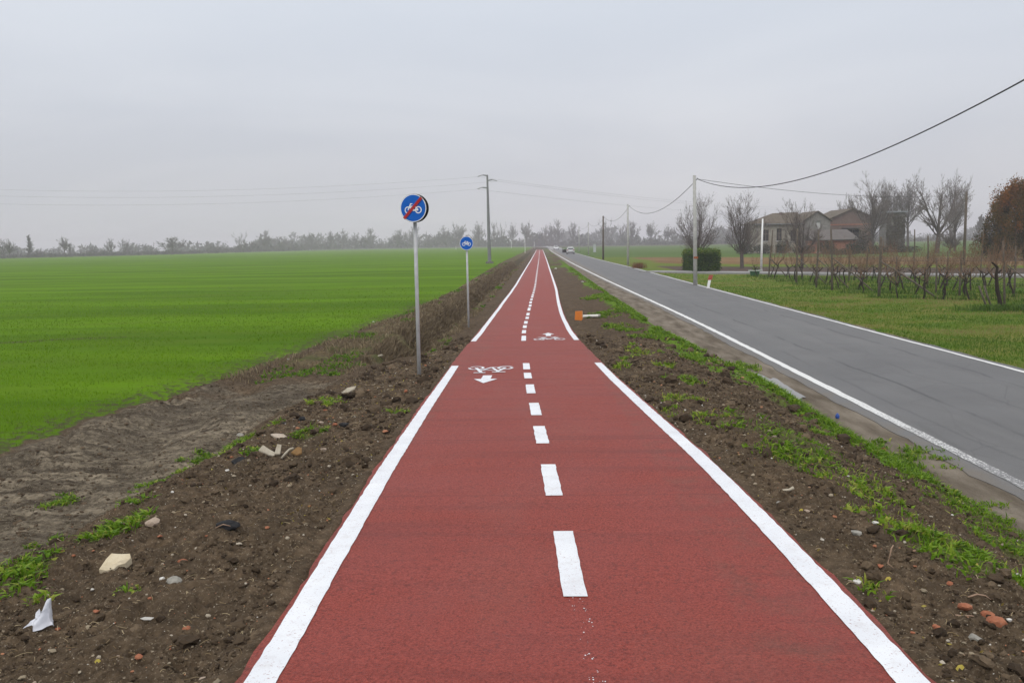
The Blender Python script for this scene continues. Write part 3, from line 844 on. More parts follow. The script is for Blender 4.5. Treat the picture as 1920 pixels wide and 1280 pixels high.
# ------------------------------------------------------------------ telephone poles and their cable
def tele(px, pyb, pxt, pyt, label, mat, r0, group='poles of the roadside cable', Y=None):
    g = on_ground(px, pyb) if Y is None else at_dist(px, pyb, Y)
    tp = at_dist(pxt, pyt, g[1]); h = tp[2] - g[2]; lx = tp[0] - g[0]
    e = empty('telephone_pole', tuple(g), label, 'telephone pole', group)
    MB().tube([(0, 0, -.4), (lx * .5, 0, h * .5), (lx, 0, h)], [r0, r0 * .86, r0 * .72], 12).build('pole', mat, e, True)
    MB().tube([(lx, -.02, h - .25), (lx + .16, -.05, h - .22)], .02, 6).lathe([(.03, 0), (.045, .03), (.03, .07)], (lx + .16, -.05, h - .22), 8).build('hook', DARKSTEEL, e)
    return np.array([g[0] + lx + .16, g[1], g[2] + h - .2]), g, e
tA, gA, eA = tele(1304, 535, 1302, 329, 'nearest pale concrete telephone pole at the road edge before the clipped hedge', CONC, .125)
MB().lathe([(.128, 0), (.14, .0), (.14, .12), (.128, .12)], (0, 0, 1.52), 12).build('rusty_band', mottled('rust', (.28, .07, .02), (.36, .12, .04), 20, .8), eA)
tB, gB, _ = tele(1177.5, 497, 1177, 383, 'second grey telephone pole along the road, left of the clipped hedge', CONC, .13)
tC, gC, _ = tele(1131, 487, 1131, 405, 'wooden telephone pole standing right of a forked bare tree down the road', OLDWOOD, .15)
tD, gD, _ = tele(1103.5, 477.5, 1103, 417, 'thin pale pole on the verge just beyond the parked silver car', CONC, .12)
tE, gE, _ = tele(1086, 471.5, 1085.5, 424, 'very thin far pole right above the parked silver car', CONC, .14)
near = np.array([9.35, 9.6, 6.75])
e = empty('telephone_pole', (9.3, 9.6, .05), 'telephone pole by the road outside the right edge of the photo', 'telephone pole', 'poles of the roadside cable')
MB().tube([(0, 0, -.4), (0, 0, 6.9)], [.13, .1], 12).build('pole', CONC, e, True)
def cable(pts, r, label): tag(MB().tube(pts, r, 5).build('telephone_cable', CABLE), label, 'cable', 'cables strung between the roadside poles')
ks = np.linspace(0, 1, 40)
P_ = np.array([near + (tA - near) * q for q in ks]); s0 = 1.75
P_[:, 2] -= 4 * s0 * ks * (1 - ks) * .98
cable(P_, .017, 'thick black cable sagging in front of the sky from upper right to the nearest pole')
cable(sag(tA, tB, 1.3), .017, 'black cable sagging between the nearest pole and the second pole')
cable(sag(tB, tC, 1.0), .017, 'black cable sagging between the second pole and the wooden pole')
cable(sag(tC, tD, .9), .017, 'black cable beyond the wooden pole towards the parked car')
cable(sag(tD, tE, .9), .017, 'farthest stretch of roadside cable above the parked car')
tF, gF, eF = tele(1807, 497, 1812.5, 360, 'dark wooden pole standing behind the vineyard, left of the rust coloured tree', OLDWOOD, .13)
cable(sag(tA, tF, .55), .012, 'thin cable from the nearest pole across to the dark pole behind the vineyard')
# white pole on the brown bed
g = on_ground(1427, 508); tp = at_dist(1430, 410, g[1])
e = empty('white_post', tuple(g), 'slim white post standing in bare earth in front of the old farmhouse', 'post')
MB().tube([(0, 0, -.3), ((tp[0] - g[0]) * .5, 0, (tp[2] - g[2]) * .5), (tp[0] - g[0], 0, tp[2] - g[2])], [.105, .085, .06], 12).build('shaft', WHITEPL, e, True)
MB().lathe([(.16, -.1), (.16, .05), (.10, .07)], (0, 0, 0), 12).build('base_collar', CONC, e)
# slim marker posts along the far road
for px, yb, yt, lab in ((959, 464, 448, 'short pale marker post on the far road left of the path end'), (984.5, 471, 440, 'tall thin pale post beside the ditch near the far end of the path'), (1002, 464.5, 450, 'thin pale post directly behind the far end of the path'), (855, 466.5, 460, 'tiny white marker post on the far road behind the plain blue sign')):
    Y = 230 if px == 984.5 else 470
    g = at_dist(px, yb, Y); tp = at_dist(px, yt, Y)
    e = empty('marker_post', (g[0], g[1], min(g[2], 1.2)), lab, 'marker post', 'pale marker posts far away')
    h = tp[2] - min(g[2], 1.2)
    MB().tube([(0, 0, -.5), (0, 0, h * .8)], .09 if px != 984.5 else .06, 8).build('post', WHITEPL, e)
    MB().tube([(0, 0, h * .8), (0, 0, h)], .09 if px != 984.5 else .06, 8).build('cap', DARKSTEEL, e)
g = on_ground(1115, 473)
e = empty('utility_cabinet', tuple(g), 'pale roadside cabinet between the parked car and the wooden pole', 'cabinet')
h = 15 / F * g[1]
MB().box((0, 0, h / 2), (.7, .5, h)).build('body', mottled('cabinet_grey', (.34, .36, .35), (.40, .42, .41), 2, .6), e)
MB().box((0, 0, h + .03), (.78, .58, .06)).build('lid', CONC, e); MB().box((0, -.262, h * .5), (.6, .02, h * .85)).build('door', mottled('cabinet_door', (.38, .40, .39), (.43, .45, .44), 2, .6), e)

# ------------------------------------------------------------------ leaning red and white delineator, orange panel and pipe
g = on_ground(1327, 541); tp = at_dist(1332.5, 515, g[1]); dx, dz = tp[0] - g[0], tp[2] - g[2]
e = empty('delineator_post', tuple(g), 'leaning red topped white delineator post beside the nearest pole', 'road post')
def tri_prism(mb, p0, p1, w0):
    a = np.array([(-w0, -.04), (w0, -.04), (0, .09)]); v0 = [(p0[0] + x, p0[1] + y, p0[2]) for x, y in a]; v1 = [(p1[0] + x, p1[1] + y, p1[2]) for x, y in a]
    mb.add(v0 + v1, [(0, 1, 4, 3), (1, 2, 5, 4), (2, 0, 3, 5), (0, 2, 1), (3, 4, 5)]); return mb
tri_prism(MB(), (-.03, 0, -.15), (dx * .62, 0, dz * .62), .075).build('shaft', WHITEPL, e)
tri_prism(MB(), (dx * .622, 0, dz * .622), (dx * 1.1, 0, dz * .98), .11).build('red_cap', mottled('faded_red', (.30, .055, .04), (.38, .09, .06), 9, .6), e)
g = on_ground(1085, 601); pw = 14.5 / F * g[1]; ph = 18 / F * g[1]
e = empty('orange_board', tuple(g), 'orange plastic panel standing in the soil beside the white pipe', 'orange panel')
t_ = np.radians(np.linspace(-90, 0, 9)); arc = np.stack([pw * .28 + pw * .25 * np.cos(t_), ph * .33 + ph * .33 * np.sin(t_)], 1)
out = np.concatenate([[(-pw * .52, -.06)], [(-.02, -.02)], arc, [(pw * .5, ph * 1.0), (-pw * .44, ph * .97)]])
def plate(mb, out, y0, y1):
    k = len(out); v0 = [(x, y0, z) for x, z in out]; v1 = [(x, y1, z) for x, z in out]
    mb.add(v0 + v1, [tuple(range(k)), tuple(range(2 * k - 1, k - 1, -1))] + [(i, k + i, k + (i + 1) % k, (i + 1) % k) for i in range(k)]); return mb
plate(MB(), out, -.02, .02).build('panel', mottled('orange_plastic', (.60, .165, .02), (.68, .22, .035), 6, .45), e)
MB().box((pw * .47, 0, ph * .62), (.018, .07, ph * .66)).build('rim', mottled('pale_orange', (.62, .32, .14), (.68, .38, .18), 6, .5), e)
g = on_ground(1108.5, 597); ln = 31 / F * g[1]
e = empty('plastic_pipe', (g[0], g[1], g[2] + .075), 'short white plastic pipe lying on the soil right of the orange panel', 'pipe')
MB().tube([(-ln / 2, 0, 0), (ln / 2, .03, .01)], .048, 14, False).tube([(-ln / 2 + .01, 0, 0), (ln / 2 - .01, .03, .01)], .042, 14, False).build('tube', mottled('pipe_white', (.62, .60, .55), (.74, .72, .68), 5, .5), e, True)
MB().lathe([(.05, -.02), (.055, -.02), (.055, .05), (.05, .05)], (ln / 2 - .02, .03, .01), 14, 'x').build('socket', mottled('pipe_grey', (.22, .21, .17), (.3, .29, .25), 5, .6), e)

# ------------------------------------------------------------------ cars
GLASS = N('dark_glass').principled((.02, .023, .026), .08, spec=.7)
TYRE = BLACK
RIM = mottled('alloy', (.35, .35, .36), (.45, .45, .46), 8, .35, .7)
LAMP = N('red_lens').principled((.32, .015, .015), .25, spec=.5)
LAMPW = N('white_lens').principled((.75, .76, .78), .2, spec=.6)
PLATE = mottled('plate_white', (.68, .68, .66), (.75, .75, .73), 9, .5)
def car(loc, rz_, label, paintc, door_open=False):
    paint_ = mottled('car_paint', tuple(q * .93 for q in paintc), paintc, 3, .28, 0, .6)
    e = empty('parked_car' if door_open else 'car', loc, label, 'car', 'cars on the road', rz_)
    # hatchback, nose to +y; profile stations (y, z) of the side, width by height
    ys = [-1.98, -1.95, -1.80, -1.45, -.6, .2, .55, 1.1, 1.75, 1.98]
    zb = [.36, .30, .24, .22, .22, .22, .22, .22, .26, .36]
    zs = [.78, .95, 1.00, 1.00, .98, .96, .95, .90, .78, .62]          # shoulder
    wd_ = [.66, .76, .82, .85, .86, .86, .855, .83, .76, .64]
    V_ = []; k = 10
    for y, b, s_, w_ in zip(ys, zb, zs, wd_):
        V_ += [(-w_ * .9, y, b), (-w_, y, b + .16), (-w_ * 1.02, y, (b + s_) / 2 + .08), (-w_ * .94, y, s_ - .02), (-w_ * .80, y, s_ + .02),
               (w_ * .80, y, s_ + .02), (w_ * .94, y, s_ - .02), (w_ * 1.02, y, (b + s_) / 2 + .08), (w_, y, b + .16), (w_ * .9, y, b)]
    f = [(i * k + j, i * k + (j + 1) % k, (i + 1) * k + (j + 1) % k, (i + 1) * k + j) for i in range(9) for j in range(k)]
    f += [tuple(range(k))[::-1], tuple(range(9 * k, 10 * k))]
    MB().add(V_, f).build('body', paint_, e, False)
    # cabin
    c = [(-1.88, .98, .74), (-1.62, 1.34, .64), (-1.25, 1.49, .58), (-.2, 1.52, .58), (.25, 1.45, .57), (.98, .95, .70)]
    V_ = []
    for y, z, w_ in c: V_ += [(-w_, y, z), (w_, y, z)]
    V_ += [(-.80, -1.8, .97), (.80, -1.8, .97), (-.80, .95, .93), (.80, .95, .93)]
    f = [(0, 1, 3, 2), (2, 3, 5, 4), (4, 5, 7, 6), (6, 7, 9, 8), (8, 9, 11, 10), (0, 2, 4, 12), (4, 6, 12), (6, 14, 12), (6, 8, 14), (8, 10, 14), (1, 13, 5, 3), (5, 13, 7), (7, 13, 15), (7, 15, 9), (9, 15, 11), (0, 12, 13, 1)]
    MB().add(V_, f).build('roof', paint_, e, False)
    MB().add([(-.62, -1.905, 1.01), (.62, -1.905, 1.01), (.56, -1.655, 1.34), (-.56, -1.655, 1.34)], [(0, 1, 2, 3)]).build('rear_window', GLASS, e)
    MB().add([(-.66, .985, .985), (.66, .985, .985), (.54, .30, 1.43), (-.54, .30, 1.43)], [(0, 3, 2, 1)]).build('windscreen', GLASS, e)
    for sx in (-1, 1):
        q = [(sx * .795, -1.35, 1.0), (sx * .80, -.42, 1.0), (sx * .62, -.42, 1.46), (sx * .63, -1.2, 1.42)]
        MB().add(q, [(0, 1, 2, 3)]).build('side_window', GLASS, e)
        q = [(sx * .80, -.36, 1.0), (sx * .795, .70, .985), (sx * .60, .22, 1.41), (sx * .62, -.36, 1.45)]
        MB().add(q, [(0, 1, 2, 3)]).build('side_window', GLASS, e)
        MB().box((sx * .68, -1.955, .86), (.2, .06, .24)).build('tail_light', LAMP, e)
        MB().box((sx * .58, 1.93, .62), (.26, .08, .13)).build('headlight', LAMPW, e)
        MB().box((sx * .93, .62, 1.0), (.16, .10, .12)).build('mirror', paint_, e)
        for y in (-1.25, 1.27):
            wo = MB().lathe([(.18, -.11), (.29, -.11), (.315, -.07), (.315, .07), (.29, .11), (.18, .11)], (sx * .76, y, .315), 20, 'x').build('wheel', TYRE, e)
            MB().lathe([(0, .02), (.10, .03), (.19, .0), (.19, -.09)], (sx * .76 + sx * .10, y, .315), 16, 'x').build('rim', RIM, wo)
    MB().box((0, -1.985, .46), (1.25, .08, .2)).build('bumper', paint_ if not door_open else mottled('bumper_grey', (.2, .2, .2), (.25, .25, .25), 5, .5), e)
    MB().box((0, -2.03, .62), (.50, .03, .12)).build('number_plate', PLATE, e)
    MB().box((0, -1.6, .25), (1.4, .6, .08)).build('underbody', BLACK, e)
    if door_open:
        d = MB().box((-.02, -.5, -.05), (.06, 1.0, .68)).build('open_door', BLACK, e); d.location = (-.88, .55, .68); d.rotation_euler = (0, 0, math.radians(-62))
        MB().tube([(-.02, 0, .28), (.0, -.35, .72), (.0, -.96, .70), (-.02, -1.0, .28)], .035, 6).build('window_frame', BLACK, d)
    return e
g = on_ground(1069.5, 476.5)
car((g[0] + .05, g[1] + 2, ROAD_Z + .03), math.radians(1), 'silver hatchback stopped on the road with its driver door open, seen from behind', (.55, .56, .57), True)
g = on_ground(1047, 468)
car((5.6, g[1], ROAD_Z + .03), math.radians(183), 'small white car far down the road coming towards the viewer', (.78, .78, .78))

# ------------------------------------------------------------------ bare trees
def _perp(d, az):
    ref = np.array([0, 0, 1.0]) if abs(d[2]) < .95 else np.array([1.0, 0, 0])
    u = np.cross(ref, d); u /= np.linalg.norm(u); w_ = np.cross(d, u)
    return u * math.cos(az) + w_ * math.sin(az)
def limb(R, p, d, L, r0, r1, k, up, wig):
    pts = [p]; d = np.array(d, float)
    for i in range(k):
        d = d + np.array([0, 0, up]) / k + R.normal(0, wig, 3) / math.sqrt(k); d /= np.linalg.norm(d)
        pts.append(pts[-1] + d * L / k)
    return np.array(pts), np.linspace(r0, r1, k + 1)
def at_t(pts, t_):
    q = t_ * (len(pts) - 1); i = min(int(q), len(pts) - 2); f = q - i
    d = pts[i + 1] - pts[i]
    return pts[i] + d * f, d / np.linalg.norm(d)
def bare_tree(seed, h, style, twr=.012, lv=3, nb=(9, 8, 6, 5)):
    R = np.random.default_rng(seed); T = MB(); K = MB()
    def grow(p, d, L, r, level):
        sides = 7 if level == 1 else (5 if level == 2 else 3)
        k = 6 if level == 1 else (4 if level == 2 else 3)
        r1_ = max(twr * .55, r * .28)
        pts, rad = limb(R, p, d, L, r, r1_, k, UP[level], WIG)
        (T if level == 1 else K).tube(pts, rad, sides, False, R.uniform(.2, .8))
        if level >= lv + 1: return
        n_ = int(nb[level] * R.uniform(.8, 1.25))
        for i in range(n_):
            t_ = R.uniform(.18 if level == 1 else .12, 1.0) if i else 1.0
            q, dd = at_t(pts, t_ * .999)
            a = math.radians(R.uniform(18, 48)) if i else math.radians(8)
            nd2 = dd * math.cos(a) + _perp(dd, R.uniform(0, 6.28)) * math.sin(a)
            grow(q, nd2, L * R.uniform(.30, .55) * (1.12 - .45 * t_), max(twr, np.interp(t_, [0, 1], [r, r1_]) * .62), level + 1)
    WIG = .20; UP = [0, .75, .50, .40, .30]
    if style == 'crown':
        fh = h * R.uniform(.26, .36); tr = h * .017
        tp, tr_ = limb(R, np.array([0, 0, -.4]), (0, 0, 1), fh + .4, tr * 1.3, tr, 5, .1, .07); T.tube(tp, tr_, 8); UP = [0, .55, .45, .35, .3]
        for i in range(nb[0]):
            a = math.radians(R.uniform(8, 62) if i > 1 else R.uniform(2, 12)); az = i * 2.4 + R.uniform(-.5, .5)
            d = np.array([math.sin(a) * math.cos(az), math.sin(a) * math.sin(az), math.cos(a)])
            q, _ = at_t(tp, R.uniform(.72, .999)); grow(q, d, (h - fh) * R.uniform(.62, .92) * (1.05 - .38 * a), tr * R.uniform(.34, .52), 1)
    elif style == 'vase':
        fh = h * R.uniform(.17, .24); tr = h * .021
        tp, tr_ = limb(R, np.array([0, 0, -.3]), (0, 0, 1), fh + .3, tr * 1.25, tr, 4, .1, .06)
        T.tube(tp, tr_, 9)
        for i in range(nb[0]):
            a = math.radians(R.uniform(14, 74) if i > 1 else R.uniform(2, 10)); az = i * 2.4 + R.uniform(-.4, .4)
            d = np.array([math.sin(a) * math.cos(az), math.sin(a) * math.sin(az), math.cos(a)])
            q, _ = at_t(tp, R.uniform(.80, .999)); grow(q, d, (h - fh) * R.uniform(.66, .90) * (1.08 - .40 * a), tr * R.uniform(.22, .34), 1)
    elif style == 'fork':
        fh = h * .27; tr = h * .026
        tp, tr_ = limb(R, np.array([0, 0, -.3]), (.02, 0, 1), fh + .3, tr * 1.35, tr, 4, .1, .08)
        T.tube(tp, tr_, 9); UP = [0, .55, .4, .3, .25]
        for i, (a, az, l) in enumerate([(40, 3.0, .85), (36, .1, .9), (14, 1.4, .82), (55, 3.4, .55), (52, -.2, .6), (30, 4.4, .7)]):
            a = math.radians(a); d = np.array([math.sin(a) * math.cos(az), math.sin(a) * math.sin(az), math.cos(a)])
            q, _ = at_t(tp, .999 if i < 3 else R.uniform(.7, .95)); grow(q, d, (h - fh) * l, tr * (.72 if i < 3 else .4), 1)
    else:
        tr = h * .017; lo, am, ll = {'poplar': (.22, 34, .36), 'column': (.08, 16, .20), 'round': (.25, 60, .46), 'tall': (.35, 40, .28)}[style]
        tp, tr_ = limb(R, np.array([0, 0, -.4]), (0, 0, 1), h * .97, tr * 1.3, tr * .15, 9, .15, .10)
        T.tube(tp, tr_, 8)
        for i in range(int(nb[0] * 2.2)):
            t_ = lo + (1 - lo) * ((i + R.random()) / (nb[0] * 2.2)) ** .9
            a = math.radians(am * R.uniform(.65, 1.3) * (1.15 - .5 * t_)); az = i * 2.4 + R.uniform(-.6, .6)
            d = np.array([math.sin(a) * math.cos(az), math.sin(a) * math.sin(az), math.cos(a)])
            q, _ = at_t(tp, min(t_, .985)); grow(q, d, h * ll * R.uniform(.7, 1.15) * (1.25 - .75 * t_), max(tr * .4 * (1.2 - t_), twr), 1)
    return T, K
def make_tree(name, loc, label, cat, group, TK, rz=0, sc=(1, 1, 1), bark=None, twig=None):
    e = empty(name, loc, label, cat, group, rz); e.scale = sc
    TK[0].build('trunk', bark or BARK, e); TK[1].build('crown', twig or TWIG, e)
    return e
# the single trees on the right
for (px, pyb, top, h, st, sd, wpx, lab) in (
        (1308, 505, 364, 0, 'vase', 5, 92, 'bare vase shaped tree rising behind the clipped hedge'),
        (1391, 503, 357, 0, 'vase', 9, 84, 'bare upswept tree between the clipped hedge and the slim white post'),
        (1503, 503, 371, 0, 'vase', 14, 78, 'bare spreading tree standing in front of the old farmhouse')):
    g = on_ground(px, pyb); tp = at_dist(px, top, g[1]); h = tp[2] - g[2]
    make_tree('bare_tree', tuple(g), lab, 'tree', 'single bare trees on the right', bare_tree(sd, h, st, .0070, 3, (17, 11, 7, 4)), rz=sd)
for (px, Y, top, st, sd, sx, lab) in (
        (1588, 225, 361, 'crown', 21, .62, 'small round crowned bare tree peeping over the gable of the barn'),
        (1637, 143, 338, 'crown', 22, .95, 'tall bare tree rising left of the ivy covered tower'),
        (1666, 232, 332, 'crown', 27, .90, 'tall bare tree directly behind the ivy covered tower'),
        (1702, 228, 327, 'crown', 23, .85, 'tall bare tree on a clear single trunk right of the ivy covered tower'),
        (1756, 137, 335, 'fork', 24, 1.0, 'large bare tree forking into heavy V shaped limbs beyond the vineyard'),
        (1790, 152, 334, 'crown', 25, .8, 'upright bare tree just left of the dark wooden pole'),
        (1782, 133, 428, 'vase', 26, 1.25, 'low many branched bare tree under the large forked one'),
        (1834, 330, 405, 'tall', 28, 1.0, 'pale hazy bare tree between the dark pole and the rust coloured tree')):
    g = at_dist(px, 470, Y); tp = at_dist(px, top, Y); h = tp[2]
    make_tree('bare_tree', (g[0], g[1], 0), lab, 'tree', 'tall bare trees beyond the vineyard', bare_tree(sd, h, st, .011 * max(1, Y / 130), 3, (15, 12, 8, 6) if st != 'fork' else (14, 12, 9, 6)), rz=sd if st != 'fork' else 0, sc=(sx, sx, 1))
# far row across the plain: six kinds, copied
kinds = {}
for k_, (st, sd) in {'v1': ('vase', 31), 'v2': ('vase', 32), 'p1': ('crown', 33), 'p2': ('crown', 34), 'c': ('column', 35), 'r': ('crown', 36), 't': ('crown', 47), 'f': ('fork', 38)}.items():
    kinds[k_] = bare_tree(sd, 12.0, st, .042, 3, (12, 8, 6, 4))
BASEY = ([-100, 0, 300, 450, 600, 700, 1000, 1200, 1400, 1950], [360, 380, 450, 560, 700, 740, 700, 600, 500, 440])
FAR = [(5, 449, 'v1', 16, 'bare tree at the very left edge of the far tree row'), (17, 447, 'r', 20, 'round bare tree next to the leftmost one of the far row'), (53, 440, 'c', 11, 'narrow column shaped poplar near the left edge of the horizon'),
       (121, 444, 'p1', 19, 'bare tree alone to the right of the narrow column poplar'), (131, 455, 'v2', 14, 'smaller bare tree leaning on the one right of the column poplar'), (208, 447, 'r', 17, 'dense small bare tree, left of two neighbours on the left horizon'), (234, 447, 'v1', 19, 'open bare tree, right of two neighbours on the left horizon'),
       (322, 444, 'v2', 42, 'very broad low bare tree spreading wide on the left horizon'), (452, 434, 'f', 24, 'forked bare tree standing clear on the left horizon'), (499, 431, 'p2', 22, 'tall twin topped bare tree right of the clear forked one'), (535, 443, 'r', 15, 'small dense bare tree right of the twin topped one'),
       (585, 437, 'v1', 30, 'wide bushy bare tree left of the four trees before the crossed sign'), (622, 433, 'p1', 16, 'slender bare tree right of the wide bushy one'), (643, 429, 't', 19, 'tall open bare tree left of a dense rounded one'), (667, 436, 'r', 20, 'dense rounded tree between two taller bare trees, left of the crossed sign'),
       (694, 427, 'p2', 29, 'large full bare tree left of the crossed out sign pole'), (748, 430, 'v2', 21, 'bare tree just left of the crossed out sign pole'), (776, 426, 'r', 28, 'broad bare tree cut by the crossed out sign pole'), (805, 439, 'r', 16, 'small bare tree just right of the crossed out sign pole'),
       (831, 423, 't', 20, 'tall bare tree midway between the two blue signs'), (858, 419, 'p1', 23, 'tall bare tree just left of the plain blue sign'), (898, 416, 't', 20, 'first tall bare tree left of the tall power pole'), (927, 417, 'p2', 15, 'slim bare tree just right of the tall power pole'),
       (940, 414, 'f', 18, 'tallest bare tree right of the tall power pole'), (962, 418, 't', 15, 'left one of a pair of bare trees before the end of the path'), (988, 416, 'p1', 20, 'right one of a pair of bare trees before the end of the path'), (1024, 420, 'v1', 15, 'left tree of three above the far end of the path'),
       (1034, 418, 't', 14, 'middle tree of three above the far end of the path'), (1047, 411, 'p2', 21, 'right and tallest tree of three above the far end of the path'), (1076, 416, 'v2', 17, 'bare tree above the parked silver car'), (1136, 409, 'f', 24, 'forked bare tree beside the wooden telephone pole'),
       (1168, 418, 'v1', 18, 'bare tree just left of the second telephone pole'), (1186, 414, 'v2', 22, 'bare tree just right of the second telephone pole'), (1222, 417, 'p1', 20, 'bare tree midway between the second telephone pole and the hedge'), (1251, 421, 't', 16, 'bare tree left of the tree behind the clipped hedge'), (1264, 424, 'v1', 14, 'faint bare tree half hidden by the tree behind the hedge')]
KW = {}
for k_, (T_, K_) in kinds.items():
    v_ = np.concatenate(K_.v); KW[k_] = (np.percentile(np.abs(v_[:, 0]), 93) * 2, np.percentile(v_[:, 2], 99.7))
FTW = mottled('far_twigs', (.075, .062, .055), (.125, .105, .092), .4, .9, 0, .1)
protos = {}
for i, (px, top, k_, wpx, lab) in enumerate(FAR):
    Y = np.interp(px, *BASEY) + 8 + 14 * ((i * 37) % 7 - 3) / 3
    g = at_dist(px, 470, Y); h = at_dist(px, top, Y)[2]; zg = 0.0
    wm = wpx / F * Y
    base_w, base_h = KW[k_]
    if k_ not in protos:
        e = make_tree('distant_tree', (0, 0, 0), lab, 'tree', 'bare trees along the far horizon', kinds[k_], bark=FTW, twig=FTW); protos[k_] = e
    else:
        e = copy_tree(protos[k_]); e['label'] = lab
    e.location = (g[0], Y, zg); e.rotation_euler = (0, 0, (i * 2.1) % 6.28 if k_ != 'f' else (i % 2) * 3.14)
    s_ = wm / base_w; e.scale = (s_, s_, h / base_h)
# low scrub between and behind the far trees, one mass
m_ = MB(); R = np.random.default_rng(77); bp = []
for i in range(2300):
    px = R.uniform(-120, 1980); Y = np.interp(px, *BASEY) + 12 + R.uniform(0, 60)
    hpx = np.interp(px, [0, 300, 450, 600, 1000, 1200, 1400, 1900], [14, 14, 18, 25, 26, 19, 21, 21]) * (.30 + .70 * vnoise(px * .035, 0, 3)) * R.uniform(.5, 1.05)
    if i >= 900 and i < 1500: Y += R.uniform(160, 420); hpx = R.uniform(10, 24) * (.5 + .9 * vnoise(px * .02, 3, 4)) * (.75 if px < 450 else 1)
    elif i >= 1500: Y += -9 + R.uniform(0, 8); hpx = R.uniform(3.5, 7.5) * (.6 + .6 * vnoise(px * .03, 9, 5))
    elif R.random() < .25: Y += R.uniform(60, 200); hpx *= 1.1
    h = hpx / F * Y; x = (px - 1015) / F * Y
    n_ = 46
    a = R.uniform(0, 6.28, n_); q = R.random(n_) ** .5; wd_ = h * R.uniform(.5, 1.0) * (2.2 if i >= 1500 else 1)
    z = h * R.beta(1.2, 1.5, n_)
    ce = np.stack([x + wd_ * q * np.cos(a) * (1 - .5 * z / h), Y + wd_ * q * np.sin(a), z], 1)
    sz = R.uniform(.35, 1.0, n_) * h * .16
    off = R.normal(0, 1, (n_, 3, 3)) * sz[:, None, None]; off[:, :, 2] *= 1.3
    bp.append((ce[:, None, :] + off, np.repeat(np.clip(R.normal(.5, .25, n_) + R.normal(0, .12), 0, 1), 3)))
V_ = np.concatenate([b.reshape(-1, 3) for b, _ in bp]); V_[:, 2] = np.maximum(V_[:, 2], .02)
m_.add(V_, np.arange(len(V_)).reshape(-1, 3), np.concatenate([t_ for _, t_ in bp]))
o = m_.build('distant_wood', leafmat('far_scrub', [(0, (.030, .034, .026)), (.5, (.062, .058, .044)), (1, (.105, .088, .070))], .2)); tag(o, kind='stuff')

# ------------------------------------------------------------------ leaf cards: hedge, bushes, rust coloured tree, ivy
def cards(mb, P, size, R, tint, flat=0.0):
    n_ = len(P)
    a = R.normal(0, 1, (n_, 3)); a[:, 2] *= (1 - flat); a /= np.linalg.norm(a, axis=1)[:, None]
    b = np.cross(a, R.normal(0, 1, (n_, 3))); b /= np.linalg.norm(b, axis=1)[:, None]
    s_ = np.asarray(size)[:, None] if np.ndim(size) else size
    v_ = np.stack([P - a * s_, P + b * s_ * .5, P + a * s_, P - b * s_ * .5], 1).reshape(-1, 3)
    mb.add(v_, np.arange(4 * n_).reshape(-1, 4), np.repeat(tint, 4))
HEDGEM = leafmat('hedge_leaves', [(0, (.018, .040, .012)), (.5, (.052, .108, .022)), (.8, (.120, .170, .030)), (1, (.200, .225, .038))], .25)
R = np.random.default_rng(5)
hx0, hy0, hx1, hy1, hh = 12.35, 70.3, 14.25, 76.6, 1.78
e = empty('hedge', ((hx0 + hx1) / 2, (hy0 + hy1) / 2, 0), 'dense square clipped green hedge behind the nearest telephone pole', 'hedge')
n_ = 15000; u = R.random((n_, 3)); face = R.integers(0, 5, n_)
W_, D_ = (hx1 - hx0) / 2, (hy1 - hy0) / 2
P = np.stack([(u[:, 0] * 2 - 1) * W_, (u[:, 1] * 2 - 1) * D_, .08 + u[:, 2] * (hh - .08)], 1)
P[face == 0, 1] = -D_; P[face == 1, 0] = -W_; P[face == 2, 0] = W_; P[face == 3, 2] = hh; P[face == 4, 1] = D_
P += R.normal(0, .085, P.shape); P[:, 2] += .06 * (fbm(P[:, 0] * 2, P[:, 1] * 2, 3, 4) - .5)
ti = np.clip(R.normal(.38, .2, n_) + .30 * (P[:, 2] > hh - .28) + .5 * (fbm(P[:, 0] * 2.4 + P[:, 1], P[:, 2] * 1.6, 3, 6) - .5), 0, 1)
m_ = MB(); cards(m_, P, R.uniform(.03, .085, n_), R, ti); m_.build('foliage', HEDGEM, e)
MB().box((0, 0, hh * .48), (2 * W_ - .22, 2 * D_ - .22, hh - .25)).build('dark_core', mottled('hedge_core', (.008, .014, .006), (.018, .026, .010), 12, .95), e)  # one solid dark box fills the inside of the foliage

BUSH = leafmat('bush_leaves', [(0, (.018, .022, .014)), (.5, (.042, .048, .026)), (1, (.085, .082, .045))], .2)
def bush(px, pyb, top, wpx, lab, Y=None, n_=1500, mat=BUSH, name='bush', dens=1):
    R = np.random.default_rng(int(px)); g = at_dist(px, pyb, Y); h = at_dist(px, top, Y)[2]; wd_ = wpx / F * Y / 2
    e = empty(name, (g[0], Y, 0), lab, 'bush', 'shrubs around the old farm')
    d = R.normal(0, 1, (n_, 3)); d /= np.linalg.norm(d, axis=1)[:, None]
    r = R.random(n_) ** .4 * (.72 + .5 * fbm(d[:, 0] * 2 + 7, d[:, 1] * 2 + d[:, 2] * 1.7, 3, int(px)))
    P = d * r[:, None] * np.array([wd_, wd_ * .8, h * .58]) + np.array([0, 0, h * .46]); P[:, 2] = np.abs(P[:, 2])
    m_ = MB(); cards(m_, P, R.uniform(.06, .17, n_), R, np.clip(R.normal(.45, .22, n_) + .25 * (P[:, 2] / h - .5), 0, 1)); m_.build('foliage', mat, e)
    s_ = MB()
    for i in range(9):
        a = R.uniform(0, 6.28); s_.tube([(0, 0, -.2), (.3 * wd_ * math.cos(a), .3 * wd_ * math.sin(a), h * .4), (.7 * wd_ * math.cos(a), .6 * wd_ * math.sin(a), h * .85)], [.05, .035, .012], 4, False)
    s_.build('stem', BARK, e)
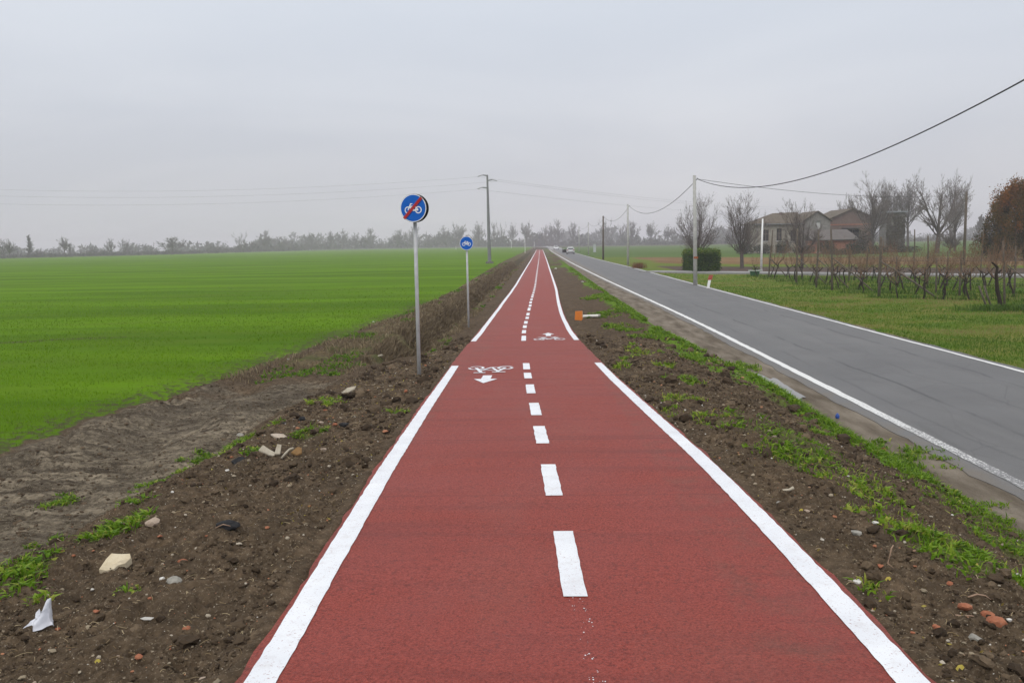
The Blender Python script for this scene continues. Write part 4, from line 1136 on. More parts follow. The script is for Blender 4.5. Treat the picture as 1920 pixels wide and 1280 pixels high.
for args in ((1396, 476, 454, 42, 'dark low thicket left of the farmhouse, under the upswept tree', 158), (1432, 476, 457, 40, 'dark scrub at the foot of the farmhouse left of the white post', 160), (1469, 476, 449, 34, 'dark rounded bush against the farmhouse wall right of the white post', 158),
             (1506, 478, 459, 46, 'brown scrub behind the spreading bare tree', 150), (1553, 478, 452, 30, 'dark pointed bush in front of the red brick shed', 145), (1598, 478, 454, 34, 'dark bush at the right end of the red brick shed', 145), (1575, 482, 467, 70, 'low dark brambles along the front of the red brick shed', 138),
             (1635, 482, 458, 62, 'low grey brambles between the shed and the ivy covered tower', 140), (1690, 478, 461, 80, 'long low dark bramble mound right of the ivy covered tower', 150), (1620, 474, 428, 44, 'tall dull green shrub between the barn and the ivy covered tower', 148)):
    bush(args[0], args[1], args[2], args[3], args[4], Y=args[5], n_=1300)
# dry red reed clump by the second pole
g = on_ground(1197, 503)
def blades(P, h, wd_, lean, tint, R, wmid=1.0):
    n_ = len(P); yaw = R.uniform(0, 2 * math.pi, n_); lz = R.uniform(0, 2 * math.pi, n_)
    sx = np.stack([np.cos(yaw), np.sin(yaw), 0 * yaw], 1) * (np.asarray(wd_) / 2)[:, None]
    ld = np.stack([np.cos(lz), np.sin(lz), 0 * lz], 1); up = np.array([0, 0, 1.0])
    h = np.asarray(h)[:, None]; ln = np.asarray(lean)[:, None]
    mid = P + up * h * .55 + ld * h * ln * .25; tip = P + up * h * (1 - .25 * ln) + ld * h * ln
    V_ = np.stack([P - sx * .8, P + sx * .8, mid + sx * wmid, mid - sx * wmid, tip], 1).reshape(-1, 3)
    b = np.arange(n_) * 5
    m_ = MB(); m_.add(V_, [], np.repeat(tint, 5))
    m_.f = [np.stack([b, b + 1, b + 2, b + 3], 1), np.stack([b + 3, b + 2, b + 4], 1)]
    return m_
R = np.random.default_rng(9); n_ = 420
P = np.stack([g[0] + R.normal(0, .32, n_), g[1] + R.normal(0, .3, n_), 0 * np.zeros(n_) + .0], 1)
REED = leafmat('red_reed', [(0, (.14, .06, .03)), (1, (.26, .13, .06))], .3)
o = blades(P, R.uniform(.35, .85, n_), R.uniform(.012, .03, n_), R.uniform(.1, .5, n_), R.random(n_), R).build('dry_reed', REED); tag(o, 'clump of dry reddish reeds at the foot of the second telephone pole', 'reed clump')

# rust coloured tree on the right
R = np.random.default_rng(15); Y = 92.0
g = at_dist(1904, 486, Y); h = at_dist(1912, 337, Y)[2] * .90
e = empty('autumn_tree', (g[0], Y, 0), 'dense rust and olive leaved tree at the right edge beyond the vineyard', 'tree')
T, K = bare_tree(16, h * .92, 'poplar', .014, 3, (9, 6, 5, 4)); T.build('trunk', BARK, e)
m_ = MB(); n_c = 500; Pl = []; Tn = []
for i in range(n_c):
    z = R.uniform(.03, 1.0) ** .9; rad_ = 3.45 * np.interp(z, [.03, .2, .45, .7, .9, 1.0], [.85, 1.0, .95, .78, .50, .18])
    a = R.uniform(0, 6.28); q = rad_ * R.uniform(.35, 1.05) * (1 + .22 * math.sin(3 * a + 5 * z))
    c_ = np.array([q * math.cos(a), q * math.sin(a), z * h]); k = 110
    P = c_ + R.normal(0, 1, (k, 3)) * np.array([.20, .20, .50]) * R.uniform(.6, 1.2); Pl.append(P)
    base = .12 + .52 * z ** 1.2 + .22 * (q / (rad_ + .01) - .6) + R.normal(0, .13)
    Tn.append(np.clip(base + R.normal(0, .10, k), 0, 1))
P = np.concatenate(Pl); tn = np.concatenate(Tn)
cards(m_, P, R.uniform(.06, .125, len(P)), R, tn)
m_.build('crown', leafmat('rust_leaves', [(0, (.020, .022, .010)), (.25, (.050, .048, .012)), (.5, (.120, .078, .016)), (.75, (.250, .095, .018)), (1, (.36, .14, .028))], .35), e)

# ------------------------------------------------------------------ the old farm
def brickmat(name, c1, c2, mortar, sc, stain=(.2, .19, .17)):
    n = N(name); v = n.coord()
    b = n.nd('ShaderNodeTexBrick', i_Scale=sc); n.set(b.inputs['Vector'], n.scale(v, (1, 1, 1)))
    mp_ = n.nd('ShaderNodeMapping'); n.set(mp_.inputs[0], v); mp_.inputs['Rotation'].default_value = (math.pi / 2, 0, 0); n.t.links.new(mp_.outputs[0], b.inputs['Vector'])
    for k, c in (('Color1', c1), ('Color2', c2), ('Mortar', mortar)): b.inputs[k].default_value = c + (1,)
    c = n.mix(n.ramp(n.noise(v, .7, 6, .65), [(.42, 0), (.62, .8)]), b.outputs[0], stain)
    c = n.mix(n.ramp(n.noise(v, 3, 5, .7), [(.5, 0), (.66, .55)]), c, tuple(q * .45 for q in stain))
    return n.principled(c, .92, n.bump(n.noise(v, 9, 4), .5, .03), spec=.15)
STONE = brickmat('old_plaster_and_stone', (.235, .205, .165), (.285, .255, .21), (.20, .175, .145), 2.2, (.34, .31, .265))
BRICKD = brickmat('dark_brick', (.135, .085, .070), (.165, .105, .085), (.15, .13, .115), 3.0, (.175, .135, .115))
BRICKR = brickmat('red_brick', (.30, .095, .055), (.34, .125, .075), (.26, .17, .13), 3.0, (.30, .16, .11))
GREYW = brickmat('grey_render', (.215, .205, .185), (.25, .235, .215), (.2, .19, .175), 1.2, (.19, .18, .165))
TILE = mottled('old_roof_tiles', (.085, .070, .052), (.150, .122, .092), 1.6, .9, 0, .15, .8, .05)
DARKIN = mottled('dark_interior', (.012, .011, .010), (.022, .020, .018), 2, .9)
def wall_holes(mb, x0, x1, z0, z1, y, holes, depth=.25):
    xs_ = sorted({x0, x1} | {h_[0] for h_ in holes} | {h_[1] for h_ in holes}); zs_ = sorted({z0, z1} | {h_[2] for h_ in holes} | {h_[3] for h_ in holes})
    for i in range(len(xs_) - 1):
        for j in range(len(zs_) - 1):
            a, b, c, d = xs_[i], xs_[i + 1], zs_[j], zs_[j + 1]
            if any(h_[0] <= a and b <= h_[1] and h_[2] <= c and d <= h_[3] for h_ in holes): continue
            mb.add([(a, y, c), (b, y, c), (b, y, d), (a, y, d)], [(0, 1, 2, 3)])
    for a, b, c, d in holes:
        mb.add([(a, y, c), (b, y, c), (b, y, d), (a, y, d), (a, y + depth, c), (b, y + depth, c), (b, y + depth, d), (a, y + depth, d)], [(0, 4, 5, 1), (1, 5, 6, 2), (2, 6, 7, 3), (3, 7, 4, 0)])
def block(e, x0, x1, D, hz, holes, wallm, gable=0.0, part='wall'):
    m_ = MB(); wall_holes(m_, x0, x1, -.3, hz, 0, holes)
    m_.add([(x0, 0, -.3), (x0, D, -.3), (x0, D, hz), (x0, 0, hz), (x1, 0, -.3), (x1, D, -.3), (x1, D, hz), (x1, 0, hz)], [(0, 3, 2, 1), (4, 5, 6, 7), (1, 2, 6, 5)])
    if gable:
        xm = (x0 + x1) / 2
        m_.add([(x0, 0, hz), (x1, 0, hz), (xm, 0, hz + gable), (x0, D, hz), (x1, D, hz), (xm, D, hz + gable)], [(0, 1, 2), (4, 3, 5)])
    m_.build(part, wallm, e)
    for (a, b, c, d) in holes:
        wn_ = MB().add([(a, .22, c), (b, .22, c), (b, .22, d), (a, .22, d)], [(0, 1, 2, 3)]).build('window', DARKIN, e)
        MB().box(((a + b) / 2, -.04, c - .06), (b - a + .25, .12, .12)).build('sill', CONC, wn_)
        fr_ = MB(); t_ = .07
        for q in ((a + t_ / 2, t_), (b - t_ / 2, t_), ((a + b) / 2, t_)): fr_.box((q[0], .16, (c + d) / 2), (q[1], .06, d - c - .01))
        for q in (d - t_ / 2, c + (d - c) * .6): fr_.box(((a + b) / 2, .165, q), (b - a - .01, .05, t_))
        fr_.build('frame', mottled('old_frame', (.16, .13, .10), (.24, .20, .16), 8, .8), wn_)
def slab(mb, q, th=.14):
    q = [np.array(p, float) for p in q]; nn = np.cross(q[1] - q[0], q[2] - q[0]); nn /= np.linalg.norm(nn)
    if nn[2] < 0: nn = -nn
    k = len(q); V_ = q + [p + nn * th for p in q]
    mb.add(V_, [tuple(range(k))[::-1], tuple(range(k, 2 * k))] + [(i, (i + 1) % k, k + (i + 1) % k, k + i) for i in range(k)])
HY = 165.0
def hx(px, Y): return (px - 1015) / F * Y
# farmhouse, its hipped roof falling away to the left
xa, xb = hx(1410, HY), hx(1497, HY); xc = hx(1545, HY)
e = empty('farmhouse', (xa, HY, 0), 'derelict pale stone farmhouse with a sagging hipped roof', 'farmhouse', 'buildings of the old farm')
W1 = xb - xa; W2 = xc - xa; D1 = 9.0
block(e, 0, W1, D1, 5.45, [(1.4, 2.5, 2.3, 4.4), (3.9, 4.9, 2.3, 4.6), (6.5, 7.4, 2.2, 4.2), (4.0, 4.9, .1, 1.5)], STONE)
m_ = MB(); ov = .45; rg_ = 7.55
A = (-ov, -ov, 5.42); B = (W1 + .2, -ov, 5.42); Cc = (W1 + .2, D1 + ov, 5.42); Dd = (-ov, D1 + ov, 5.42); E1 = (4.3, D1 / 2, rg_ - .15); F1 = (W1 + .2, D1 / 2, rg_)
slab(m_, [A, B, F1, E1]); slab(m_, [Dd, A, E1]); slab(m_, [Cc, Dd, E1, F1])
rf = m_.build('roof', TILE, e)
MB().tube([(-.4, -.52, 5.40), (W1 + .1, -.52, 5.36)], .07, 6).tube([(.25, -.5, 5.4), (.25, -.1, 5.1), (.25, -.08, .2)], .05, 6).build('gutter', DARKSTEEL, e)
MB().box((5.6, 3.6, 7.15), (.5, .5, 1.0)).build('chimney', BRICKD, rf)
m_ = MB(); wall_holes(m_, W1 + .01, W2, -.3, 5.9, -.35, [(W1 + 2.3, W1 + 3.1, 4.4, 6.0 - .2)])
m_.add([(W1 + .01, -.35, -.3), (W1 + .01, D1, -.3), (W1 + .01, D1, 5.9), (W1 + .01, -.35, 5.9), (W2, -.35, -.3), (W2, D1, -.3), (W2, D1, 5.9), (W2, -.35, 5.9)], [(0, 3, 2, 1), (4, 5, 6, 7), (1, 2, 6, 5)])
m_.add([(W1 + .01, -.35, 5.9), (W2, -.35, 5.9), ((W1 + W2) / 2, -.35, 7.55)], [(0, 1, 2)])
m_.build('gable_wall', GREYW, e)
MB().add([(W1 + 2.3, -.1, 4.4), (W1 + 3.1, -.1, 4.4), (W1 + 3.1, -.1, 5.8), (W1 + 2.3, -.1, 5.8)], [(0, 1, 2, 3)]).build('window', mottled('pale_board', (.45, .45, .43), (.55, .55, .53), 3, .7), e)
m_ = MB(); xm = (W1 + W2) / 2
slab(m_, [(W1 - .35, -.75, 5.72), (xm, -.75, 7.58), (xm, D1, 7.58), (W1 - .35, D1, 5.72)]); slab(m_, [(xm, -.75, 7.58), (W2 + .35, -.75, 5.72), (W2 + .35, D1, 5.72), (xm, D1, 7.58)])
m_.build('gable_roof', TILE, e)
# barn
BY = 170.0; xa, xb = hx(1546, BY), hx(1626, BY)
e = empty('barn', (xa, BY, 0), 'tall dark brick barn with a wide low gable beside the farmhouse', 'barn', 'buildings of the old farm')
Wb = xb - xa
block(e, 0, Wb, 12, 6.3, [(3.0, 5.6, 2.3, 4.2)], BRICKD, 1.75)
m_ = MB(); slab(m_, [(-.4, -.4, 6.14), (Wb / 2, -.4, 8.1), (Wb / 2, 12.4, 8.1), (-.4, 12.4, 6.14)]); slab(m_, [(Wb / 2, -.4, 8.1), (Wb + .4, -.4, 6.14), (Wb + .4, 12.4, 6.14), (Wb / 2, 12.4, 8.1)])
m_.build('roof', TILE, e)
MB().box((Wb / 2, -.05, 5.15), (Wb - .02, .1, .22)).build('string_course', BRICKR, e)
MB().box((Wb * .45, -.45, 4.42), (3.4, .85, .16)).build('canopy', mottled('dark_sheet', (.03, .035, .034), (.05, .055, .052), 3, .7), e)
# red shed in front
SY = 152.0; xa, xb = hx(1516, SY), hx(1597, SY)
e = empty('brick_shed', (xa, SY, 0), 'low red brick shed with a dark lean-to roof in front of the barn', 'shed', 'buildings of the old farm')
Ws = xb - xa
block(e, 0, Ws, 5, 2.2, [(.6, 1.6, .3, 1.9)], BRICKR)
m_ = MB(); slab(m_, [(-.3, -.4, 2.22), (Ws + .3, -.4, 2.22), (Ws + .3, 6.5, 4.0), (-.3, 6.5, 4.0)]); m_.build('roof', mottled('dark_tiles', (.085, .075, .068), (.14, .122, .11), 1.6, .9, 0, .2, .7, .05), e)
MB().add([(-.0, 5, -.3), (Ws, 5, -.3), (Ws, 5, 3.5), (0, 5, 3.5)], [(0, 1, 2, 3)]).build('rear_wall', GREYW, e)
# ivy covered tower
TY = 150.0; xa, xb = hx(1649, TY), hx(1681, TY)
e = empty('tower', (xa, TY, 0), 'square grey tower overgrown with ivy, dark cornice on top', 'tower', 'buildings of the old farm')
Wt = xb - xa
block(e, 0, Wt, 3.4, 6.7, [], GREYW)
MB().box((Wt / 2, 1.7, 6.82), (Wt + .7, 4.1, .24)).build('cornice', DARKSTEEL, e)
R = np.random.default_rng(4); n_ = 3600; P = np.stack([R.uniform(-.15, Wt + .1, n_), R.uniform(-.22, .02, n_), 6.5 * R.beta(1.1, 1.35, n_)], 1)
keep = fbm(P[:, 0] * 1.1, P[:, 2] * .8, 3, 12) > .24; P = P[keep]
m_ = MB(); cards(m_, P, R.uniform(.07, .15, len(P)), R, np.clip(R.normal(.45, .25, len(P)), 0, 1)); m_.build('ivy', leafmat('hazed_ivy', [(0, (.085, .082, .060)), (.5, (.140, .130, .092)), (1, (.20, .175, .12))], .2), e)  # haze is mixed into the ivy colours: greyed and lightened

# ------------------------------------------------------------------ vineyard
rd = np.array([1.0, -.9]); rd /= np.linalg.norm(rd)
GP = 'posts of the vineyard'
def vpost(px, pyb, pyt, label, brace=None, r0=.05, pxt=None):
    g = on_ground(px, pyb); tp = at_dist(pxt or px, pyt, g[1]); h = tp[2] - g[2]; lx = tp[0] - g[0]
    e = empty('vineyard_post', tuple(g), label, 'post', GP)
    MB().tube([(0, 0, -.3), (lx * .3, 0, h * .35), (lx * .7 + .02, 0, h * .7), (lx, 0, h)], [r0 * 1.1, r0, r0 * .95, r0 * .85], 7).build('post', OLDWOOD, e, True)
    if brace:
        (bx_, bz_), L_ = brace
        MB().tube([(.0, -.02, bz_), (rd[0] * L_ * .5, rd[1] * L_ * .5, bz_ * .5), (rd[0] * L_, rd[1] * L_, -.12)], [r0 * .62, r0 * .7, r0 * .7], 6).build('brace', OLDWOOD, e, True)
    return g, h
vpost(1441, 520, 431, 'leftmost vineyard post, dark and braced to the right', ((0, 1.35), 1.5), pxt=1449)
vpost(1493.6, 531, 428, 'second vineyard post from the left with a slanting brace', ((0, 1.45), 1.9), pxt=1495)
vpost(1530.5, 539, 432, 'third vineyard post from the left, braced, before the red brick shed', ((0, 1.55), 1.9), pxt=1535)
vpost(1560.5, 544, 429, 'fourth vineyard post from the left, tall and dark with a long brace', ((0, 1.60), 2.2), .052, pxt=1558)
vpost(1648, 556, 444, 'thick bent end post of the front vineyard row with a long slanting brace', ((0, 1.55), 2.6), .062, pxt=1652)
for (xb_, yb_, yt_, xt_, lab) in ((1592, 527, 460, 1592, 'short vineyard post left of the pair behind the thick bent one'), (1625, 527, 462, 1626, 'slim short vineyard post just left of the thick bent end post'), (1681, 537, 480, 1681, 'low slim vineyard post crossed by the longest brace'),
        (1713, 520, 430, 1715, 'tall pale topped vineyard post right of the ivy covered tower'), (1739, 540, 442, 1740, 'dark vineyard post with a pale top in front of the forked tree'), (1755, 549, 484, 1756, 'vineyard post in front of the trunk of the large forked tree'), (1776, 536, 470, 1777, 'thin vineyard post in front of the low many branched tree'),
        (1799, 555, 470, 1802, 'straight dark vineyard post left of the dark telephone pole'), (1838, 520, 428, 1844, 'leaning dark vineyard post just left of the rust coloured tree'), (1902, 552, 462, 1904, 'vineyard post at the right edge below the rust coloured tree')):
    vpost(xb_, yb_, yt_, lab, None, .042, pxt=xt_)
# front corner post, braced both ways
g14 = on_ground(1874, 577)
# vines
def vine(seed, big=1.0):
    R = np.random.default_rng(seed); T = MB(); K = MB()
    h = .78 * big; p = np.array([0, 0, -.1]); pts = [p]; n_ = 6; lean = R.uniform(-.24, .24)
    for i in range(n_): pts.append(pts[-1] + np.array([lean * h / n_ + R.normal(0, .034), R.normal(0, .03), (h + .1) / n_]))
    T.tube(pts, np.linspace(.040, .025, n_ + 1) * big * R.uniform(.9, 1.2, n_ + 1), 7)
    heads = []
    for sx in (-1, 1):
        q = [pts[-1] if R.random() < .6 else pts[-2]]; L_ = R.uniform(.18, .42)
        for i in range(4): q.append(q[-1] + np.array([sx * L_ / 4 * R.uniform(.7, 1.2), R.normal(0, .02), L_ / 4 * R.uniform(.3, 1.3)]))
        T.tube(q, np.linspace(.024, .013, 5) * big, 6, True); heads += q[1:]
    for i in range(R.integers(10, 14)):
        b = heads[R.integers(0, len(heads))]; L_ = R.uniform(.5, 1.25); d = np.array([R.normal(0, .30), R.normal(0, .14), 1.0]); d /= np.linalg.norm(d)
        q, rr_ = limb(R, b, d, L_, .009, .0035, 6, R.uniform(-.1, .3), .2)
        K.tube(q, rr_, 3, False)
        for j in range(3):
            a, dd = at_t(q, R.uniform(.2, .95)); q2, r2 = limb(R, a, dd + R.normal(0, .6, 3), R.uniform(.12, .35), .006, .003, 3, -.2, .3); K.tube(q2, r2, 3, False)
    # a few dead leaves still hang
    k = 9; P = np.array([heads[R.integers(0, len(heads))] for _ in range(k)]) + np.c_[R.normal(0, .25, k), R.normal(0, .12, k), R.uniform(.1, .9, k)]
    cards(K, P, R.uniform(.02, .045, k), R, R.random(k))
    return T, K
VK = [vine(100 + i) for i in range(6)]
vprot = [None] * 6
ROWN = {31.5: 'first', 35.0: 'second', 38.6: 'third', 42.2: 'fourth', 46.2: 'fifth', 50.2: 'sixth', 54.4: 'seventh', 58.6: 'eighth'}
R = np.random.default_rng(50); rowtufts = []
WIREM = mottled('trellis_wire', (.10, .10, .10), (.16, .16, .16), 9, .5, .3)
ang = math.atan2(rd[1], rd[0])
for ri, (s_, nm) in enumerate(ROWN.items()):
    X0 = 14.6 if s_ > 34 else 17.2
    Lr = 10.5 if s_ < 50 else 13
    x0, y0 = X0, s_ - .9 * (X0 - 18)
    d = .55 + R.uniform(0, .3)
    while d < Lr:
        x, y = x0 + rd[0] * d + R.normal(0, .04), y0 + rd[1] * d + R.normal(0, .04); i = R.integers(0, 6); z = float(height(x, y))
        lab = 'gnarled bare grapevine with thin brown canes in the %s vineyard row counted from the road' % nm
        if vprot[i] is None:
            e = empty('grapevine', (x, y, z), lab, 'grapevine', 'grapevines of the %s row' % nm); VK[i][0].build('trunk', VINEBARK, e, True); VK[i][1].build('canes', CANE, e); vprot[i] = e
        else:
            e = copy_tree(vprot[i]); e['label'] = lab; e['group'] = 'grapevines of the %s row' % nm; e.location = (x, y, z)
        sc_ = R.uniform(.85, 1.2); e.scale = (sc_ * R.choice([-1, 1]), sc_, sc_ * R.uniform(.9, 1.15)); e.rotation_euler = (0, 0, ang + R.normal(0, .12))
        d += R.uniform(.85, 1.2)
    m_ = MB()
    for zz_ in (.72, 1.15, 1.62):
        k = 8; t_ = np.linspace(-.1 if s_ > 34 else .0, Lr, k); m_.tube(np.stack([x0 + rd[0] * t_, y0 + rd[1] * t_, zz_ + .02 * np.sin(t_ * 2)], 1), .006, 3, False)
    tag(m_.build('trellis_wire', WIREM), 'thin wires strung along the %s vineyard row counted from the road' % nm, 'trellis wire', 'wires of the vineyard')
    rowtufts.append((x0, y0, Lr))
# the big old vine standing alone in front
T, K = vine(301, 1.9); e = empty('grapevine', tuple(on_ground(1877, 580)), 'thick old grapevine trunk standing alone before the first vineyard row', 'grapevine')
T.build('trunk', VINEBARK, e, True); K.build('canes', CANE, e)
g = on_ground(1853, 579); e = empty('brace_pole', tuple(g), 'pair of thin slanting poles left of the thick old grapevine', 'pole')
for dx in (0, .16):
    tp = at_dist(1838 + dx * 40, 536, g[1])
    MB().tube([(dx, 0, -.1), (tp[0] - g[0] + dx * .4, .1, tp[2] - g[2])], [.036, .03], 7).build('pole', OLDWOOD, e, True)
vpost(1884, 577, 452, 'tall thin post beside the thick old grapevine', ((0, 1.55), 1.9), .04, pxt=1880)
# green and white bin-like valve by the side road
g = on_ground(1415, 517); e = empty('planter', tuple(g), 'small green tub with pale rim beside the side road', 'planter')
MB().lathe([(0, 0), (.30, 0), (.36, .34), (.33, .36), (0, .33)], sides=14).build('tub', mottled('green_plastic', (.03, .10, .05), (.05, .14, .07), 6, .5), e)
MB().lathe([(.33, .33), (.46, .34), (.46, .40), (.33, .40)], sides=14).build('rim', mottled('pale_green', (.42, .48, .42), (.5, .55, .5), 6, .5), e)
m_ = MB(); R = np.random.default_rng(3); P = R.normal(0, .12, (60, 3)) + np.array([0, 0, .5]); cards(m_, P, .07, R, R.random(60)); m_.build('plant', HEDGEM, e)

# ------------------------------------------------------------------ grass and ground plants
R = np.random.default_rng(200)
def logY(a, b, n_): return np.exp(R.uniform(math.log(a), math.log(b), n_))
def gz(x, y): return height(x, y) + micro(x, y)
# sown field
n_ = 310000; y = logY(8.0, 75, n_); fx_ = field_x(y)
x = fx_ + .45 - np.abs(R.random(n_)) * (y * 1.0 + 5)
e_ = fx_ + (fbm(x * 1.3, y * 1.3, 4, 41) - .5) * .8 + .35 * (fbm(x * 4.5, y * 4.5, 3, 43) - .5)
row = np.abs(((x * .25 + y) / .16) % 1 - .5)
den = fbm(x * .5, y * .8, 4, 203)
keep = (x < e_ - .05) & (R.random(n_) < sstep(-.1, 1.5, e_ - x) * .65 + .35) & (den + R.normal(0, .08, n_) > .36) & (row < .36 + .1 * R.random(n_)) & (R.random(n_) > sstep(.66 * y + 1, 1.0 * y + 4, -x)) & (R.random(n_) > sstep(20, 60, y))
x, y = x[keep], y[keep]; k = len(x)
lod = np.clip(y / 13, 1, 4.5)
bl = blades(np.stack([x, y, gz(x, y) - .01], 1), R.uniform(.028, .068, k) * (1 + .10 * (lod - 1)), R.uniform(.004, .0075, k) * lod ** 1.1, R.uniform(.1, .7, k), np.clip(R.normal(.5, .2, k) + .9 * (den[keep] - .5) + .5 * (fbm(x * .06, y * .25, 3, 207) - .5), 0, 1), R)
FIELDG = leafmat('wheat_blades', [(0, (.058, .108, .002)), (.5, (.104, .205, .002)), (1, (.165, .285, .005))], .35)
tag(bl.build('field_grass', FIELDG), kind='stuff')
# mown grass right of the road
n_ = 270000; y = logY(9, 75, n_); rr_ = road_r(y); x = rr_ + .25 + R.random(n_) * (y * .95 + 8 - rr_).clip(3) ; s_ = y + .9 * (x - 18)
keep = (s_ < 63) & (R.random(n_) > sstep(.62 * y + 1, .95 * y + 7, x)) & (R.random(n_) > sstep(25, 75, y) * .8)
x, y = x[keep], y[keep]; k = len(x); lod = np.clip(y / 14, 1, 4)
c1 = fbm(x * .55, y * .55, 4, 211); c2 = fbm(x * .15, y * .5, 4, 212)
bl = blades(np.stack([x, y, gz(x, y) - .01], 1), R.uniform(.03, .085, k) * (1 + .12 * (lod - 1)), R.uniform(.006, .010, k) * lod, R.uniform(.2, .9, k), np.clip(R.normal(.48, .16, k) + 1.9 * (c1 - .5) - 1.6 * (c2 - .5), 0, 1), R)
LAWNG = leafmat('mown_grass', [(0, (.066, .132, .010)), (.4, (.106, .190, .013)), (.7, (.172, .190, .036)), (1, (.26, .21, .085))], .35)
tag(bl.build('mown_grass', LAWNG), kind='stuff')
# darker tall tufts along the vine rows
Pl = []
for (x0, y0, Lr) in rowtufts:
    k = 800; t_ = R.uniform(-.5, Lr, k); o_ = R.normal(0, .16, k)
    Pl.append(np.stack([x0 + rd[0] * t_ - rd[1] * o_, y0 + rd[1] * t_ + rd[0] * o_], 1))
gg = on_ground(1877, 582); Pl.append(np.stack([gg[0] + R.normal(.3, .75, 1400), gg[1] + R.normal(0, .3, 1400)], 1))
P = np.concatenate(Pl); k = len(P); P = np.c_[P, gz(P[:, 0], P[:, 1])]
bl = blades(P, R.uniform(.10, .30, k), R.uniform(.018, .035, k), R.uniform(.2, .8, k), np.clip(R.normal(.4, .25, k), 0, 1), R)
tag(bl.build('row_grass', leafmat('rank_grass', [(0, (.040, .080, .014)), (.5, (.080, .150, .018)), (1, (.150, .200, .04))], .3)), kind='stuff')
# weeds and grass on the verge
Pl = []; Hl = []; Wl = []; Tl = []
WEEDM = leafmat('weed_leaves', [(0, (.050, .105, .009)), (.5, (.125, .235, .012)), (.85, (.215, .330, .028)), (1, (.32, .34, .06))], .4, .5)
for (wx, wy, r, kk) in WP:
    k = int(min(2600, 2400 * min(r, .5) ** 1.1 * kk * (1 if wy < 14 else .8)))
    clump = R.normal(0, 1, (max(3, k // 26), 2)) * np.array([r * .62, r * .95]) + np.array([wx, wy])
    c_ = clump[R.integers(0, len(clump), k)] + R.normal(0, .030 + .05 * r, (k, 2))
    Pl.append(c_); lo = max(1, wy / 9)
    Hl.append(R.uniform(.022, .075, k) * min(1.6, lo) * (.75 + .35 * kk)); Wl.append(R.uniform(.006, .017, k) * min(2.2, lo)); Tl.append(np.clip(R.normal(.5 + (.25 if kk < .75 else 0), .27, k), 0, 1))
k = 26000; y = logY(8.5, 85, k); vx_ = verge_x(y); q = fbm(y * .35, y * 0 + 2, 3, 221); x = vx_ - .02 - np.abs(R.normal(0, 1, k)) * (.10 + .24 * sstep(.45, .75, q)) * (.8 + .25 * sstep(20, 40, y))
keep = (fbm(x * 1.1, y * .5, 3, 61) + .06 * (y > 15) > .50) | ((vx_ - x < .10) & (fbm(x * 0, y * 1.1, 3, 66) > .46))
x, y = x[keep], y[keep]; k = len(x); lod = np.clip(y / 9, 1, 3.5)
Pl.append(np.stack([x, y], 1)); Hl.append(R.uniform(.035, .11, k) * np.minimum(lod, 1.4)); Wl.append(R.uniform(.008, .018, k) * lod); Tl.append(np.clip(R.normal(.5, .2, k), 0, 1))
P = np.concatenate(Pl); P = np.c_[P, gz(P[:, 0], P[:, 1]) - .005]; keep = np.abs(P[:, 0] - path_x(P[:, 1])) > 1.36
P = P[keep]; h_ = np.concatenate(Hl)[keep]; w2 = np.concatenate(Wl)[keep]; t2 = np.concatenate(Tl)[keep]
br = R.random(len(P)) < np.where(P[:, 0] < 0, .55, .42)
tag(blades(P[~br], h_[~br], w2[~br] * .75, R.uniform(.3, 1.1, (~br).sum()), t2[~br], R, 1.0).build('weed_grass', WEEDM), kind='stuff')
tag(blades(P[br], h_[br] * .75, w2[br] * 1.25, R.uniform(.8, 1.7, br.sum()), np.clip(t2[br] + .1, 0, 1), R, 1.7).build('weeds', WEEDM), kind='stuff')
# dry grass on the ditch banks and rough bank top
n_ = 52000; y = logY(17.2, 120, n_); fx_ = field_x(y); u = R.random(n_)
x = np.where(u < .52, R.uniform(-4.15, -3.35, n_), np.where(u < .86, fx_ + R.random(n_) * (-4.0 - fx_), R.uniform(-2.95, -2.35, n_)))
keep = ((u > .52) | (y > 19.5)) & (fbm(x * 1.5, y * .6, 3, 231) > np.where(u < .52, .30, np.where(u < .86, .38, .48)))
x, y, u = x[keep], y[keep], u[keep]; k = len(x); lod = np.clip(y / 22, 1, 3)
h_ = np.where(u < .52, R.uniform(.14, .36, k), R.uniform(.06, .2, k))
tint = np.where(u < .52, R.normal(.42, .2, k), np.where(u < .86, R.normal(.55, .25, k), R.normal(.5, .2, k)))
gr = (u > .52) & (fbm(x * .9, y * .4, 3, 233) > .59)
m1 = ~gr
DRYM = leafmat('dry_grass', [(0, (.080, .058, .038)), (.5, (.190, .142, .086)), (1, (.33, .265, .165))], .3, .8)
P = np.stack([x, y, gz(x, y) - .02], 1)
tag(blades(P[m1], h_[m1], (R.uniform(.012, .026, k) * lod)[m1], R.uniform(.3, 1.0, k)[m1], np.clip(tint, 0, 1)[m1], R).build('dry_grass', DRYM), kind='stuff')
tag(blades(P[gr], h_[gr] * .6, (R.uniform(.02, .045, k) * lod)[gr], R.uniform(.3, 1.0, k)[gr], np.clip(R.normal(.3, .2, k), 0, 1)[gr], R, 1.2).build('bank_weeds', WEEDM), kind='stuff')

